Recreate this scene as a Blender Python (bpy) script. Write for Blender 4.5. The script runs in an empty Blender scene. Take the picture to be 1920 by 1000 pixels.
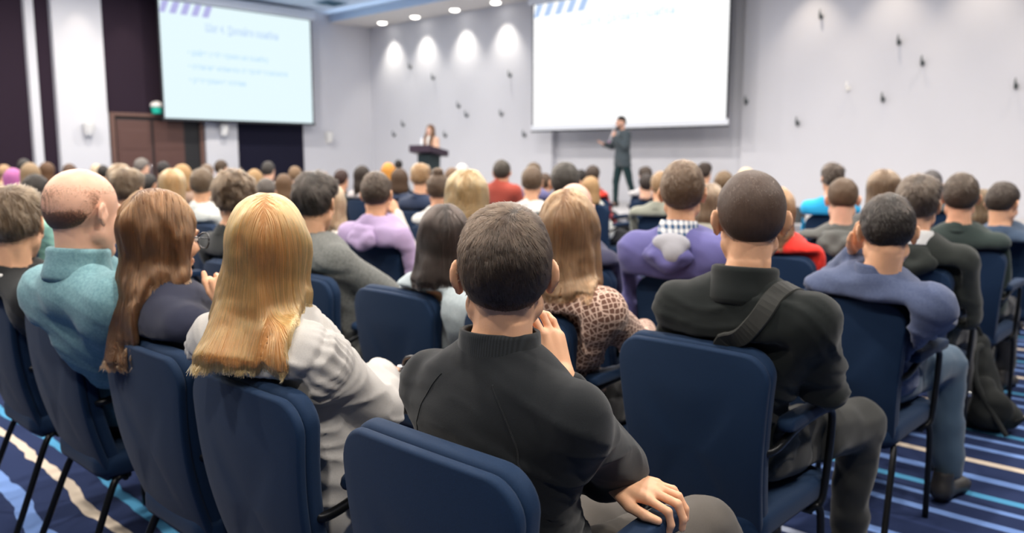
import bpy, math, random
import numpy as np
from mathutils import Matrix, Vector

# ------------------------------------------------------------------ camera, world, lights
SC = bpy.context.scene
COL = SC.collection
CAM_H, FPX = 1.38, 1525.0
PSI, PITCH = math.radians(42.7), math.radians(7.55)
FH = np.array([-math.sin(PSI), math.cos(PSI), 0.0])
RT = np.array([math.cos(PSI), math.sin(PSI), 0.0])
ZZ = np.array([0, 0, 1.0])
FWD = FH * math.cos(PITCH) - ZZ * math.sin(PITCH)
UPV = FH * math.sin(PITCH) + ZZ * math.cos(PITCH)
EYE = np.array([0, 0, CAM_H])

cam_data = bpy.data.cameras.new('camera')
cam = bpy.data.objects.new('camera', cam_data)
COL.objects.link(cam)
m = Matrix.Identity(4)
for i in range(3):
    m[i][0], m[i][1], m[i][2], m[i][3] = RT[i], UPV[i], -FWD[i], EYE[i]
cam.matrix_world = m
cam_data.sensor_width = 36.0
cam_data.lens = FPX / 1920 * 36.0
cam_data.clip_start, cam_data.clip_end = 0.05, 100
cam_data.dof.use_dof = True
cam_data.dof.focus_distance = 1.5
cam_data.dof.aperture_fstop = 3.1
SC.camera = cam

SC.view_settings.view_transform = 'Standard'
SC.view_settings.look = 'None'
SC.view_settings.gamma = 1.0
SC.view_settings.use_curve_mapping = False
SC.view_settings.exposure = 0.18
SC.cycles.use_denoising = True
SC.cycles.max_bounces = 8
SC.cycles.diffuse_bounces = 4
SC.cycles.transmission_bounces = 6
SC.cycles.sample_clamp_indirect = 6.0

world = bpy.data.worlds.new('hall_ambient')
world.use_nodes = True
world.node_tree.nodes['Background'].inputs[0].default_value = (0.80, 0.88, 1.0, 1)
world.node_tree.nodes['Background'].inputs[1].default_value = 0.06
SC.world = world


def lamp(kind, name, loc, energy, color=(1, 0.95, 0.88), size=0.5, aim=None, spot=1.2, blend=0.6):
    d = bpy.data.lights.new(name, kind)
    d.energy, d.color = energy, color
    if kind == 'AREA':
        d.shape, d.size = 'DISK', size
    else:
        d.shadow_soft_size = size
    if kind == 'SPOT':
        d.spot_size, d.spot_blend = spot, blend
    o = bpy.data.objects.new(name, d)
    COL.objects.link(o)
    o.location = loc
    if aim is not None:
        o.rotation_euler = (Vector(aim) - Vector(loc)).to_track_quat('-Z', 'Y').to_euler()
    return o


# recessed ceiling lamps over the audience, above and behind the picture
for ix in range(6):
    for iy in range(5):
        lx, ly = -17.0 + 3.7 * ix, -1.6 + 2.9 * iy
        lamp('AREA', 'hall_downlight', (lx, ly, 5.28), 118, (1.0, 0.92, 0.82), 0.28)
# wall washers in the soffit along the front wall (left of, and right of, the big screen)
WASH = [-18.60, -17.20, -15.65, -14.20]
for lx in WASH:
    lamp('SPOT', 'soffit_spot', (lx, 14.80, 5.08), 155, (1.0, 0.92, 0.78), 0.05, (lx, 15.12, 3.0), 1.4, 1.0)
for lx in (-6.4, -5.0, -3.6, -2.2, -0.8, 0.6):
    lamp('SPOT', 'soffit_spot', (lx, 14.62, 5.12), 105, (1.0, 0.84, 0.64), 0.03, (lx, 15.0, 0.0), 1.25, 0.8)
for ly, en in ((4.4, 40), (7.1, 34), (8.1, 50), (14.2, 75)):
    lamp('SPOT', 'side_wall_spot', (-19.15, ly, 5.2), en, (1.0, 0.86, 0.70), 0.04, (-19.45, ly, 0.0), 1.1, 0.7)


# added, unseen blue strip lamp along the soffit edge, brightens the main ceiling
uplight = lamp('AREA', 'added_uplight', (-12.0, 13.55, 5.20), 12, (0.55, 0.75, 1.0), 1.0, (-12.0, 13.2, 6.0))
uplight.data.shape, uplight.data.size, uplight.data.size_y = 'RECTANGLE', 15.0, 0.10


# ------------------------------------------------------------------ helpers
def ray(px, py):
    return FWD * FPX + RT * (px - 960.0) - UPV * (py - 500.0)


def at_y(px, py, y):
    d = ray(px, py)
    return EYE + d * (y / d[1])


def unit(v):
    v = np.asarray(v, float)
    return v / (np.linalg.norm(v) + 1e-12)


def A(*v):
    return np.array(v, float)


def put_mesh(name, V, F, mat, parent=None, smooth=True, loc=None):
    """one mesh object from vertices and faces (F: quad array or list of index lists)"""
    me = bpy.data.meshes.new(name)
    V = np.asarray(V, np.float32)
    if isinstance(F, np.ndarray):
        n = F.shape[1]
        me.vertices.add(len(V))
        me.vertices.foreach_set('co', V.ravel())
        me.loops.add(F.size)
        me.loops.foreach_set('vertex_index', F.astype(np.int32).ravel())
        me.polygons.add(len(F))
        me.polygons.foreach_set('loop_start', np.arange(0, F.size, n, dtype=np.int32))
        me.polygons.foreach_set('loop_total', np.full(len(F), n, np.int32))
        me.update(calc_edges=True)
    else:
        me.from_pydata(V.tolist(), [], F)
        me.update()
    if smooth:
        me.polygons.foreach_set('use_smooth', np.ones(len(me.polygons), bool))
    if mat:
        for mm in (mat if isinstance(mat, (list, tuple)) else [mat]):
            me.materials.append(mm)
    o = bpy.data.objects.new(name, me)
    COL.objects.link(o)
    if parent is not None:
        o.parent = parent
    if loc is not None:
        o.location = loc
    return o


def empty(name, loc):
    o = bpy.data.objects.new(name, None)
    COL.objects.link(o)
    o.location = loc
    o.empty_display_size = 0.1
    return o


def tag(o, label, cat, group=None):
    o['label'], o['category'] = label, cat
    if group:
        o['group'] = group
    return o


def struct(o):
    o['kind'] = 'structure'
    return o


class MB:
    """collects shapes into one mesh"""

    def __init__(self):
        self.v, self.f = [], []

    def add(self, V, F):
        n = len(self.v)
        self.v += [tuple(p) for p in V]
        self.f += [[i + n for i in f] for f in F]

    def box(self, lo, hi):
        x0, y0, z0 = lo
        x1, y1, z1 = hi
        self.add([(x0, y0, z0), (x1, y0, z0), (x1, y1, z0), (x0, y1, z0), (x0, y0, z1), (x1, y0, z1), (x1, y1, z1), (x0, y1, z1)],
                 [(0, 3, 2, 1), (4, 5, 6, 7), (0, 1, 5, 4), (1, 2, 6, 5), (2, 3, 7, 6), (3, 0, 4, 7)])
        return self

    def loops(self, rings, cap=True):
        n = len(rings[0])
        V = [p for r in rings for p in r]
        F = []
        for k in range(len(rings) - 1):
            for i in range(n):
                j = (i + 1) % n
                F.append((k * n + i, k * n + j, (k + 1) * n + j, (k + 1) * n + i))
        if cap:
            F.append(tuple(range(n))[::-1])
            F.append(tuple((len(rings) - 1) * n + i for i in range(n)))
        self.add(V, F)
        return self

    def tube(self, pts, r, n=10, round_iter=2):
        P = [A(*p) for p in pts]
        for _ in range(round_iter):
            Q = [P[0]]
            for a, b in zip(P[:-1], P[1:]):
                Q += [a * .75 + b * .25, a * .25 + b * .75]
            P = Q + [P[-1]]
        rings = []
        ref = None
        for i, p in enumerate(P):
            t = unit(P[min(i + 1, len(P) - 1)] - P[max(i - 1, 0)])
            if ref is None:
                ref = unit(np.cross(t, A(0.31, 0.17, 0.93)))
            ref = unit(ref - t * (ref @ t))
            b = np.cross(t, ref)
            rr = r if np.isscalar(r) else np.interp(i / (len(P) - 1), np.linspace(0, 1, len(r)), r)
            rings.append([p + ref * math.cos(a) * rr + b * math.sin(a) * rr for a in np.linspace(0, 2 * math.pi, n, endpoint=False)])
        self.loops(rings)
        return self

    def lathe(self, prof, c, axis=(0, 0, 1), n=20):
        ax = unit(axis)
        u = unit(np.cross(ax, A(0.37, 0.9, 0.2)))
        w = np.cross(ax, u)
        self.loops([[A(*c) + ax * h + (u * math.cos(a) + w * math.sin(a)) * r for a in np.linspace(0, 2 * math.pi, n, endpoint=False)] for r, h in prof])
        return self

    def build(self, name, mat, parent=None, smooth=False, loc=None, bevel=0.0, seg=2):
        o = put_mesh(name, self.v, self.f, mat, parent, smooth, loc)
        if bevel:
            b = o.modifiers.new('edge', 'BEVEL')
            b.width, b.segments, b.limit_method, b.angle_limit = bevel, seg, 'ANGLE', 0.6
        return o


# ------------------------------------------------------------------ materials
MATS = {}


class NT:
    def __init__(self, name):
        self.mat = bpy.data.materials.new(name)
        self.mat.use_nodes = True
        self.t = self.mat.node_tree
        self.t.nodes.clear()
        self.out = self.n('ShaderNodeOutputMaterial')

    def n(self, kind, **kw):
        nd = self.t.nodes.new(kind)
        for k, v in kw.items():
            if k in nd.inputs:
                nd.inputs[k].default_value = v
            else:
                setattr(nd, k, v)
        return nd

    def l(self, a, b):
        self.t.links.new(a, b)

    def principled(self, **kw):
        p = self.n('ShaderNodeBsdfPrincipled')
        for k, v in kw.items():
            p.inputs[k].default_value = v
        self.l(p.outputs[0], self.out.inputs[0])
        return p

    def math(self, op, a, b=None):
        q = self.n('ShaderNodeMath', operation=op)
        for i, x in enumerate((a, b)):
            if x is None:
                continue
            if isinstance(x, (int, float)):
                q.inputs[i].default_value = x
            else:
                self.l(x, q.inputs[i])
        return q.outputs[0]

    def mix(self, fac, a, b):
        q = self.n('ShaderNodeMix', data_type='RGBA')
        for s, x in ((q.inputs[0], fac), (q.inputs[6], a), (q.inputs[7], b)):
            if isinstance(x, tuple):
                s.default_value = x if len(x) == 4 else (*x, 1)
            elif isinstance(x, (int, float)):
                s.default_value = x
            else:
                self.l(x, s)
        return q.outputs[2]

    def noise(self, scale, detail=2.0, coord=None, rough=0.5):
        q = self.n('ShaderNodeTexNoise')
        q.inputs['Scale'].default_value = scale
        q.inputs['Detail'].default_value = detail
        q.inputs['Roughness'].default_value = rough
        if coord is not None:
            self.l(coord, q.inputs['Vector'])
        return q.outputs['Fac']

    def obj(self):
        return self.n('ShaderNodeTexCoord').outputs['Object']

    def bump(self, p, h, strength=0.3, dist=0.002):
        b = self.n('ShaderNodeBump')
        b.inputs['Strength'].default_value = strength
        b.inputs['Distance'].default_value = dist
        self.l(h, b.inputs['Height'])
        self.l(b.outputs[0], p.inputs['Normal'])


def sh(c, k):
    return tuple(min(1.0, x * k) for x in c[:3])


def simple(name, col, rough=0.5, metal=0.0, spec=0.5, var=0.0, vscale=3.0):
    key = ('s', name)
    if key in MATS:
        return MATS[key]
    N = NT(name)
    p = N.principled(Roughness=rough, Metallic=metal)
    p.inputs['Specular IOR Level'].default_value = spec
    if var:
        f = N.noise(vscale, 4.0, N.obj())
        N.l(N.mix(f, sh(col, 1 - var), sh(col, 1 + var)), p.inputs['Base Color'])
    else:
        f = N.noise(40.0, 2.0, N.obj())
        N.l(N.mix(f, sh(col, 0.97), sh(col, 1.03)), p.inputs['Base Color'])
    MATS[key] = N.mat
    return N.mat


def fabric(col, pattern=None, col2=(1, 1, 1), scale=60.0, rough=0.9, heather=0.12, weave=900.0, sheen=0.15):
    key = ('f', col, pattern, col2, scale, heather)
    if key in MATS:
        return MATS[key]
    N = NT('fabric')
    p = N.principled(Roughness=rough)
    p.inputs['Specular IOR Level'].default_value = 0.2
    p.inputs['Sheen Weight'].default_value = sheen
    p.inputs['Sheen Roughness'].default_value = 0.5
    co = N.obj()
    n1 = N.noise(weave * 0.4, 2.0, co)
    base = N.mix(n1, sh(col, 1 - heather), sh(col, 1 + heather))
    if pattern == 'heather':
        n2 = N.noise(120.0, 5.0, co, 0.75)
        q = N.n('ShaderNodeMapRange')
        q.inputs[1].default_value, q.inputs[2].default_value = 0.35, 0.65
        N.l(n2, q.inputs[0])
        base = N.mix(q.outputs[0], sh(col, 1.0), col2)
    elif pattern == 'gingham':
        s = N.n('ShaderNodeSeparateXYZ')
        N.l(co, s.inputs[0])
        a = N.math('GREATER_THAN', N.math('SINE', N.math('MULTIPLY', N.math('ADD', s.outputs[0], s.outputs[1]), scale)), 0.0)
        b = N.math('GREATER_THAN', N.math('SINE', N.math('MULTIPLY', s.outputs[2], scale)), 0.0)
        f = N.math('MULTIPLY', N.math('ADD', a, b), 0.5)
        base = N.mix(f, col2, col)
    elif pattern == 'plaid':
        s = N.n('ShaderNodeSeparateXYZ')
        N.l(co, s.inputs[0])
        a = N.math('GREATER_THAN', N.math('SINE', N.math('MULTIPLY', s.outputs[0], scale)), 0.3)
        b = N.math('GREATER_THAN', N.math('SINE', N.math('MULTIPLY', s.outputs[2], scale)), 0.3)
        f = N.math('MULTIPLY', N.math('ADD', a, b), 0.5)
        base = N.mix(f, col, col2)
    elif pattern == 'net':
        v = N.n('ShaderNodeTexVoronoi', feature='DISTANCE_TO_EDGE')
        v.inputs['Scale'].default_value = scale
        v.inputs['Randomness'].default_value = 0.35
        mp = N.n('ShaderNodeMapping')
        mp.inputs['Rotation'].default_value = (0.2, 0.5, 0.6)
        N.l(co, mp.inputs[0])
        N.l(mp.outputs[0], v.inputs['Vector'])
        f = N.math('LESS_THAN', v.outputs['Distance'], 0.085)
        base = N.mix(f, col, col2)
    elif pattern == 'rib':
        s = N.n('ShaderNodeSeparateXYZ')
        N.l(co, s.inputs[0])
        w = N.math('SINE', N.math('MULTIPLY', s.outputs[0 if scale > 1000 else 2], scale))
        f = N.math('MULTIPLY', N.math('ADD', w, 1.0), 0.5)
        base = N.mix(f, sh(col, 0.7), sh(col, 1.25))
    N.l(base, p.inputs['Base Color'])
    wv = N.noise(weave, 2.0, co)
    N.bump(p, wv, 0.35, 0.0012)
    MATS[key] = N.mat
    return N.mat


def skin(tone=(0.70, 0.41, 0.28)):
    key = ('skin', tone)
    if key in MATS:
        return MATS[key]
    N = NT('skin')
    p = N.principled(Roughness=0.48)
    p.inputs['Specular IOR Level'].default_value = 0.35
    p.inputs['Subsurface Weight'].default_value = 0.12
    p.inputs['Subsurface Radius'].default_value = (0.012, 0.004, 0.002)
    p.inputs['Subsurface Scale'].default_value = 0.6
    co = N.obj()
    f = N.noise(28.0, 5.0, co)
    N.l(N.mix(f, sh(tone, 0.86), sh(tone, 1.12)), p.inputs['Base Color'])
    N.bump(p, N.noise(420.0, 3.0, co), 0.22, 0.0008)
    MATS[key] = N.mat
    return N.mat


def hair_mat(col, strands=True):
    key = ('hair', col, strands)
    if key in MATS:
        return MATS[key]
    N = NT('hair')
    if strands:
        hi = N.n('ShaderNodeHairInfo')
        b = N.n('ShaderNodeBsdfHairPrincipled')
        b.parametrization = 'COLOR'
        c = N.mix(hi.outputs['Random'], sh(col, 0.62), sh(col, 1.45))
        N.l(c, b.inputs['Color'])
        b.inputs['Roughness'].default_value = 0.32
        b.inputs['Radial Roughness'].default_value = 0.55
        b.inputs['Random Roughness'].default_value = 0.2
        N.l(b.outputs[0], N.out.inputs[0])
    else:
        p = N.principled(Roughness=0.55)
        p.inputs['Specular IOR Level'].default_value = 0.3
        co = N.obj()
        mp = N.n('ShaderNodeMapping')
        mp.inputs['Scale'].default_value = (1, 1, 0.16)
        N.l(co, mp.inputs[0])
        f = N.noise(150.0, 4.0, mp.outputs[0], 0.7)
        N.l(N.mix(f, sh(col, 0.45), sh(col, 1.15)), p.inputs['Base Color'])
        N.bump(p, f, 0.5, 0.002)
    MATS[key] = N.mat
    return N.mat


def glow(name, col, strength):
    key = ('g', name)
    if key not in MATS:
        N = NT(name)
        e = N.n('ShaderNodeEmission')
        e.inputs[0].default_value = (*col, 1)
        e.inputs[1].default_value = strength * 0.885 if strength < 2 else strength
        N.l(e.outputs[0], N.out.inputs[0])
        MATS[key] = N.mat
    return MATS[key]


M_NAVY = fabric((0.0050, 0.0215, 0.060), None, (0, 0, 0), 1, 0.75, 0.25, 1100.0, 0.06)
M_BLACK = simple('black_metal', (0.012, 0.013, 0.015), 0.35, 0.6)
M_CHROME = simple('bright_metal', (0.7, 0.7, 0.72), 0.25, 1.0)
M_WALL = simple('painted_wall', (0.60, 0.61, 0.665), 0.85, 0, 0.2, 0.03, 1.2)  # pale paint, with the screens' bluish light tinted into its colour
M_PILASTER = simple('pale_wall_panel', (0.60, 0.61, 0.65), 0.8, 0, 0.2, 0.02)
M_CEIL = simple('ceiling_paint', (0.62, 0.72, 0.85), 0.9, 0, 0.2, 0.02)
M_SOFFIT = simple('soffit_paint', (0.74, 0.71, 0.68), 0.9, 0, 0.2, 0.02)
M_DARKPANEL = simple('dark_wall_fabric', (0.026, 0.017, 0.027), 0.95, 0, 0.1, 0.25, 160.0)
M_DARKBLUE = simple('dark_blue_fabric', (0.013, 0.013, 0.027), 0.95, 0, 0.1, 0.2, 160.0)
M_DOOR = simple('brown_door_wood', (0.095, 0.046, 0.038), 0.5, 0, 0.4, 0.2, 30.0)
M_DOORFRAME = simple('door_frame_wood', (0.13, 0.070, 0.055), 0.5, 0, 0.4, 0.15, 30.0)
M_DARK = simple('near_black', (0.010, 0.010, 0.012), 0.6)


def carpet():
    N = NT('carpet')
    p = N.principled(Roughness=0.98)
    p.inputs['Specular IOR Level'].default_value = 0.05
    co = N.obj()
    s = N.n('ShaderNodeSeparateXYZ')
    N.l(co, s.inputs[0])
    mp = N.n('ShaderNodeMapping')
    mp.inputs['Scale'].default_value = (0.75, 0.35, 1)
    N.l(co, mp.inputs[0])
    w = N.noise(1.0, 2.0, mp.outputs[0])
    mp3 = N.n('ShaderNodeMapping')
    mp3.inputs['Scale'].default_value = (3.0, 1.0, 1)
    N.l(co, mp3.inputs[0])
    w2 = N.noise(2.2, 1.0, mp3.outputs[0])
    # the bands wander more on the left side of the hall than along the right aisle
    amt = N.n('ShaderNodeMapRange')
    amt.inputs[1].default_value, amt.inputs[2].default_value = -3.2, -1.4
    amt.inputs[3].default_value, amt.inputs[4].default_value = 0.30, 0.03
    N.l(s.outputs[0], amt.inputs[0])
    yy = N.math('ADD', s.outputs[1], N.math('MULTIPLY', N.math('SUBTRACT', w, 0.5), amt.outputs[0]))
    yy = N.math('ADD', yy, N.math('MULTIPLY', N.math('SUBTRACT', w2, 0.5), N.math('MULTIPLY', amt.outputs[0], 0.14)))
    PER = 3.6
    t = N.math('FRACT', N.math('DIVIDE', N.math('ADD', yy, 7.2 - 0.4), PER))
    navy = (0.018, 0.030, 0.090)
    lb, cy, cr, pa = (0.20, 0.34, 0.72), (0.09, 0.36, 0.62), (0.78, 0.66, 0.52), (0.50, 0.56, 0.72)
    mid = (0.028, 0.045, 0.13)
    # (start, width, colour) in metres from y = 0.4
    S = [(0.10, .05, lb), (0.34, .04, mid), (0.53, .065, lb), (0.72, .045, cr), (0.85, .05, cy), (1.02, .05, mid), (1.22, .04, lb), (1.42, .03, cr), (1.62, .05, lb), (1.80, .03, cy), (2.0, .05, lb),
         (2.24, .035, lb), (2.40, .035, pa), (2.62, .055, lb), (2.80, .035, mid), (2.97, .05, lb), (3.13, .05, cy), (3.22, .05, lb), (3.42, .05, lb), (3.50, .03, pa)]
    S2 = [(0.08, .05, lb), (0.24, .04, lb), (0.36, .05, cy), (0.56, .06, lb), (0.78, .05, cr)]
    ramp = N.n('ShaderNodeValToRGB')
    ramp.color_ramp.interpolation = 'CONSTANT'
    el = ramp.color_ramp.elements
    el[0].position, el[0].color = 0.0, (*navy, 1)
    el[1].position, el[1].color = 0.9999, (*navy, 1)
    pts = []
    for a, wd, c in S[:15]:
        pts += [(a / PER, c), ((a + wd) / PER, navy)]
    for q, c in pts:
        e = el.new(q)
        e.color = (*c, 1)
    N.l(t, ramp.inputs[0])
    ramp2 = N.n('ShaderNodeValToRGB')
    ramp2.color_ramp.interpolation = 'CONSTANT'
    e2 = ramp2.color_ramp.elements
    e2[0].position, e2[0].color = 0.0, (*navy, 1)
    e2[1].position, e2[1].color = 0.9999, (*navy, 1)
    for a, wd, c in S2:
        e = e2.new(a / 0.9)
        e.color = (*c, 1)
        e = e2.new((a + wd) / 0.9)
        e.color = (*navy, 1)
    t2 = N.math('FRACT', N.math('DIVIDE', N.math('ADD', yy, 7.2 - 3.28), 0.9))
    N.l(t2, ramp2.inputs[0])
    far = N.math('GREATER_THAN', s.outputs[1], 3.28)
    c0 = N.mix(far, ramp.outputs[0], ramp2.outputs[0])
    pile = N.noise(300.0, 3.0, co, 0.7)
    c1 = N.mix(N.math('MULTIPLY', pile, 0.55), c0, (0.03, 0.04, 0.08))
    N.l(c1, p.inputs['Base Color'])
    N.bump(p, pile, 0.6, 0.006)
    return N.mat


# ------------------------------------------------------------------ the setting
XL, YF = -19.68, 15.2


def room():
    struct(MB().box((XL - 0.3, -6, -0.1), (6, YF + 0.4, 0)).build('floor', carpet()))
    struct(MB().box((XL - 0.3, -6, 5.37), (6, 13.8, 5.5)).build('ceiling', M_CEIL))
    o = MB().box((XL - 0.3, 13.8, 5.17), (6, YF + 0.4, 5.5)).build('ceiling_soffit', M_SOFFIT)
    o.data.materials.append(M_CEIL)
    o.data.polygons[2].material_index = 1
    struct(o)
    # front wall with the shallow recess behind the big screen
    w = MB()
    w.box((XL - 0.3, YF, 0), (-12.72, YF + 0.35, 5.2))
    w.box((-7.79, YF, 0), (6, YF + 0.35, 5.2))
    w.box((-12.72, YF + 0.16, 0), (-7.79, YF + 0.35, 5.2))
    struct(w.build('wall_front', M_WALL))
    struct(MB().box((XL - 0.3, -6, 0), (XL, YF, 5.4)).build('wall_left', M_WALL))
    # pilasters and dark fabric panels of the left wall
    for y0, y1, mt, dx in ((1.0, 6.02, M_DARKPANEL, .03), (6.05, 6.22, M_PILASTER, .10), (6.25, 6.53, M_DARKPANEL, .03), (6.56, 7.60, M_PILASTER, .12), (9.93, 10.79, M_PILASTER, .12), (10.81, 12.80, M_DARKBLUE, .03)):
        struct(MB().box((XL, y0, 0), (XL + dx, y1, 5.36)).build('trim_%d' % round(y0 * 10), mt, bevel=0.006))
    struct(MB().box((XL, 7.62, 2.44), (XL + .03, 9.91, 5.36)).build('trim_77', M_DARKPANEL))
    # double door
    d = MB()
    d.box((XL, 7.66, 0), (XL + .09, 7.76, 2.44))
    d.box((XL, 9.80, 0), (XL + .09, 9.90, 2.44))
    d.box((XL, 7.76, 2.36), (XL + .09, 9.80, 2.44))
    door = struct(d.build('door_1', M_DOORFRAME, bevel=0.008))
    for y0, y1 in ((7.80, 8.60), (8.66, 9.40)):
        lf = MB()
        lf.box((XL, y0, 0.01), (XL + .05, y1, 2.28))
        for z0, z1 in ((.12, .95), (1.05, 1.52), (1.60, 2.05)):
            lf.box((XL + .045, y0 + .06, z0), (XL + .058, y1 - .06, z1))
        leaf = lf.build('door_leaf', M_DOOR, door, bevel=0.006)
        hy = y1 - .08 if y0 < 8 else y0 + .08
        MB().tube([(XL + .05, hy, 1.0), (XL + .10, hy, 1.0), (XL + .10, hy, 1.25), (XL + .05, hy, 1.25)], .012).build('door_handle', M_CHROME, leaf, True)
    MB().box((XL, 9.40, 0.01), (XL + .04, 9.80, 2.36)).build('door_panel', M_DARK, door)
    MB().box((XL + .001, 7.77, 0.005), (XL + .02, 9.79, 2.35)).build('door_gap_shade', M_DARK, door)  # near-black sheet behind the leaves, put in as shade of the gap
    MB().box((XL, 7.80, 2.28), (XL + .03, 9.40, 2.36)).build('door_lintel', M_DARK, door)
    # stage
    st = MB().box((XL + .02, 11.45, 0), (4.0, YF - .01, 0.42)).build('stage_platform', simple('stage_carpet', (0.50, 0.49, 0.50), 0.95, 0, .1, .06, 60), bevel=.01)
    struct(st)
    struct(MB().box((XL + .02, 11.43, 0.36), (4.0, 11.45, 0.43)).build('trim_stage', simple('stage_nosing', (.25, .25, .27), .5)))


room()


# ------------------------------------------------------------------ things on the walls
def downlights():
    for i, lx in enumerate(WASH):
        t = empty('ceiling_downlight', (lx, 14.80, 5.17))
        MB().lathe([(.12, 0.02), (.16, 0.005), (.16, -.012), (.14, -.02), (.12, -.012)], (0, 0, 0), n=28).build('trim_ring', simple('white_trim', (.85, .85, .83), .4), t, True)
        MB().lathe([(.121, .012), (.121, -.012), (.10, -.035), (.06, -.048), (.002, -.052)], (0, 0, 0), n=28).build('lamp_lens', glow('downlight_lens', (1, .95, .86), 9.0), t, True)
        tag(t, ['first round recessed downlight in the soffit, nearest the room corner', 'second round recessed downlight in the soffit, counted from the room corner',
                'third round recessed downlight in the soffit, counted from the room corner', 'fourth round recessed downlight, the soffit one nearest the big screen'][i], 'ceiling light', 'soffit downlights')


downlights()


def text_mesh(body, size, mat, parent, name, origin, ux, uz, off, width=None, bold=0.0):
    cu = bpy.data.curves.new(name, 'FONT')
    cu.body = body
    cu.size = size
    cu.offset = bold
    tmp = bpy.data.objects.new(name + '_t', cu)
    COL.objects.link(tmp)
    dg = bpy.context.evaluated_depsgraph_get()
    me = bpy.data.meshes.new_from_object(tmp.evaluated_get(dg))
    bpy.data.objects.remove(tmp)
    n = len(me.vertices)
    P = np.zeros(n * 3)
    me.vertices.foreach_get('co', P)
    P = P.reshape(-1, 3)
    if width and n:
        P[:, 0] *= width / P[:, 0].max()
    V = np.asarray(origin) + P[:, :1] * np.asarray(ux) + P[:, 1:2] * np.asarray(uz) + np.asarray(off)
    me.vertices.foreach_set('co', V.ravel())
    me.materials.clear()
    me.materials.append(mat)
    me.update()
    o = bpy.data.objects.new(name, me)
    COL.objects.link(o)
    o.parent = parent
    return o


def screen(base, ux, nrm, w, h, label, bg, stripe, txt, faint, bar_white):
    """projection screen hanging at base (lower left corner), ux along its width, nrm towards the room"""
    t = empty('projection_screen', tuple(base))
    ux, nrm, uz = A(*ux), A(*nrm), A(0, 0, 1)

    def slab(name, x0, x1, z0, z1, d0, d1, mat, parent=t, bev=0.0):
        b = MB()
        P = [ux * x + nrm * d + uz * z for d in (d0, d1) for (x, z) in ((x0, z0), (x1, z0), (x1, z1), (x0, z1))]
        b.add(P, [(0, 1, 2, 3), (7, 6, 5, 4), (0, 4, 5, 1), (1, 5, 6, 2), (2, 6, 7, 3), (3, 7, 4, 0)])
        o = b.build(name, mat, parent, bevel=bev)
        return o

    blk = simple('screen_border_black', (.012, .014, .02), .7)
    wht = simple('screen_case_white', (.72, .76, .83), .5)
    slab('screen_cloth', -.045, w + .045, 0, h + .05, -.012, 0.0, blk)
    img = slab('slide', 0, w, .0 if not bar_white else .0, h, 0.001, .004, bg)  # the slide glows by itself, in place of light thrown by a projector
    slab('bottom_bar', -.06, w + .06, -.12 if bar_white else -.06, -.0, -.025, .025, wht if bar_white else blk, bev=.008)
    if bar_white:
        slab('bottom_bar_edge', -.06, w + .06, -.155, -.12, -.025, .025, blk)
    slab('roller_case', -.12, w + .12, h + .02, h + .24, -.10, .10, wht, bev=.02)
    for k in range(5):                                              # slanted stripes at the slide's corner
        x0 = -.04 + k * w * .066
        b = MB()
        top, bot = h - .01, h - h * .105
        xs = [max(0.0, x0), x0 + w * .040, x0 + w * .040 + w * .028, max(0.0, x0 + w * .028)]
        P = [ux * xs[0] + uz * bot, ux * xs[1] + uz * bot, ux * xs[2] + uz * top, ux * xs[3] + uz * top]
        b.add([p + nrm * .006 for p in P], [(0, 1, 2, 3)])
        b.build('slide_stripe', stripe, img)
    text_mesh('Шаг 4. Делайте ошибки', .26, txt, img, 'slide_title', (0, 0, 0), ux, uz, ux * w * .27 + uz * h * .775 + nrm * .006, w * .49, .006)
    rows = [('• дайте себе право на ошибку', .53), ('• отличие новичка от профессионала', .665), ('• резервные копии', .365)]
    for k, (s, wd) in enumerate(rows):
        text_mesh(s, .19, faint, img, 'slide_text', (0, 0, 0), ux, uz, ux * w * .155 + uz * h * (.555 - .118 * k) + nrm * .006, w * wd, .003)
    tag(t, label, 'projection screen', 'projection screens')
    return t


screen((XL + .42, 8.78, 2.34), (0, 1, 0), (1, 0, 0), 4.08, 2.72, 'white projection screen on the dark left side wall above the brown door',
       glow('left_slide', (.80, .955, 1.0), 1.02), glow('left_stripe', (.50, .50, .86), .95), glow('left_title', (.58, .74, .96), 1.0), glow('left_text', (.58, .80, .98), 1.0), False)
screen((-12.74, 14.55, 2.15), (1, 0, 0), (0, -1, 0), 4.94, 2.73, 'large bright projection screen on the front wall behind the standing presenter',
       glow('right_slide', (1, 1, 1), 1.25), glow('right_stripe', (.50, .66, .95), 1.0), glow('right_title', (.74, .89, .98), 1.0), glow('right_text', (.90, .95, 1.0), 1.0), True)


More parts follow.
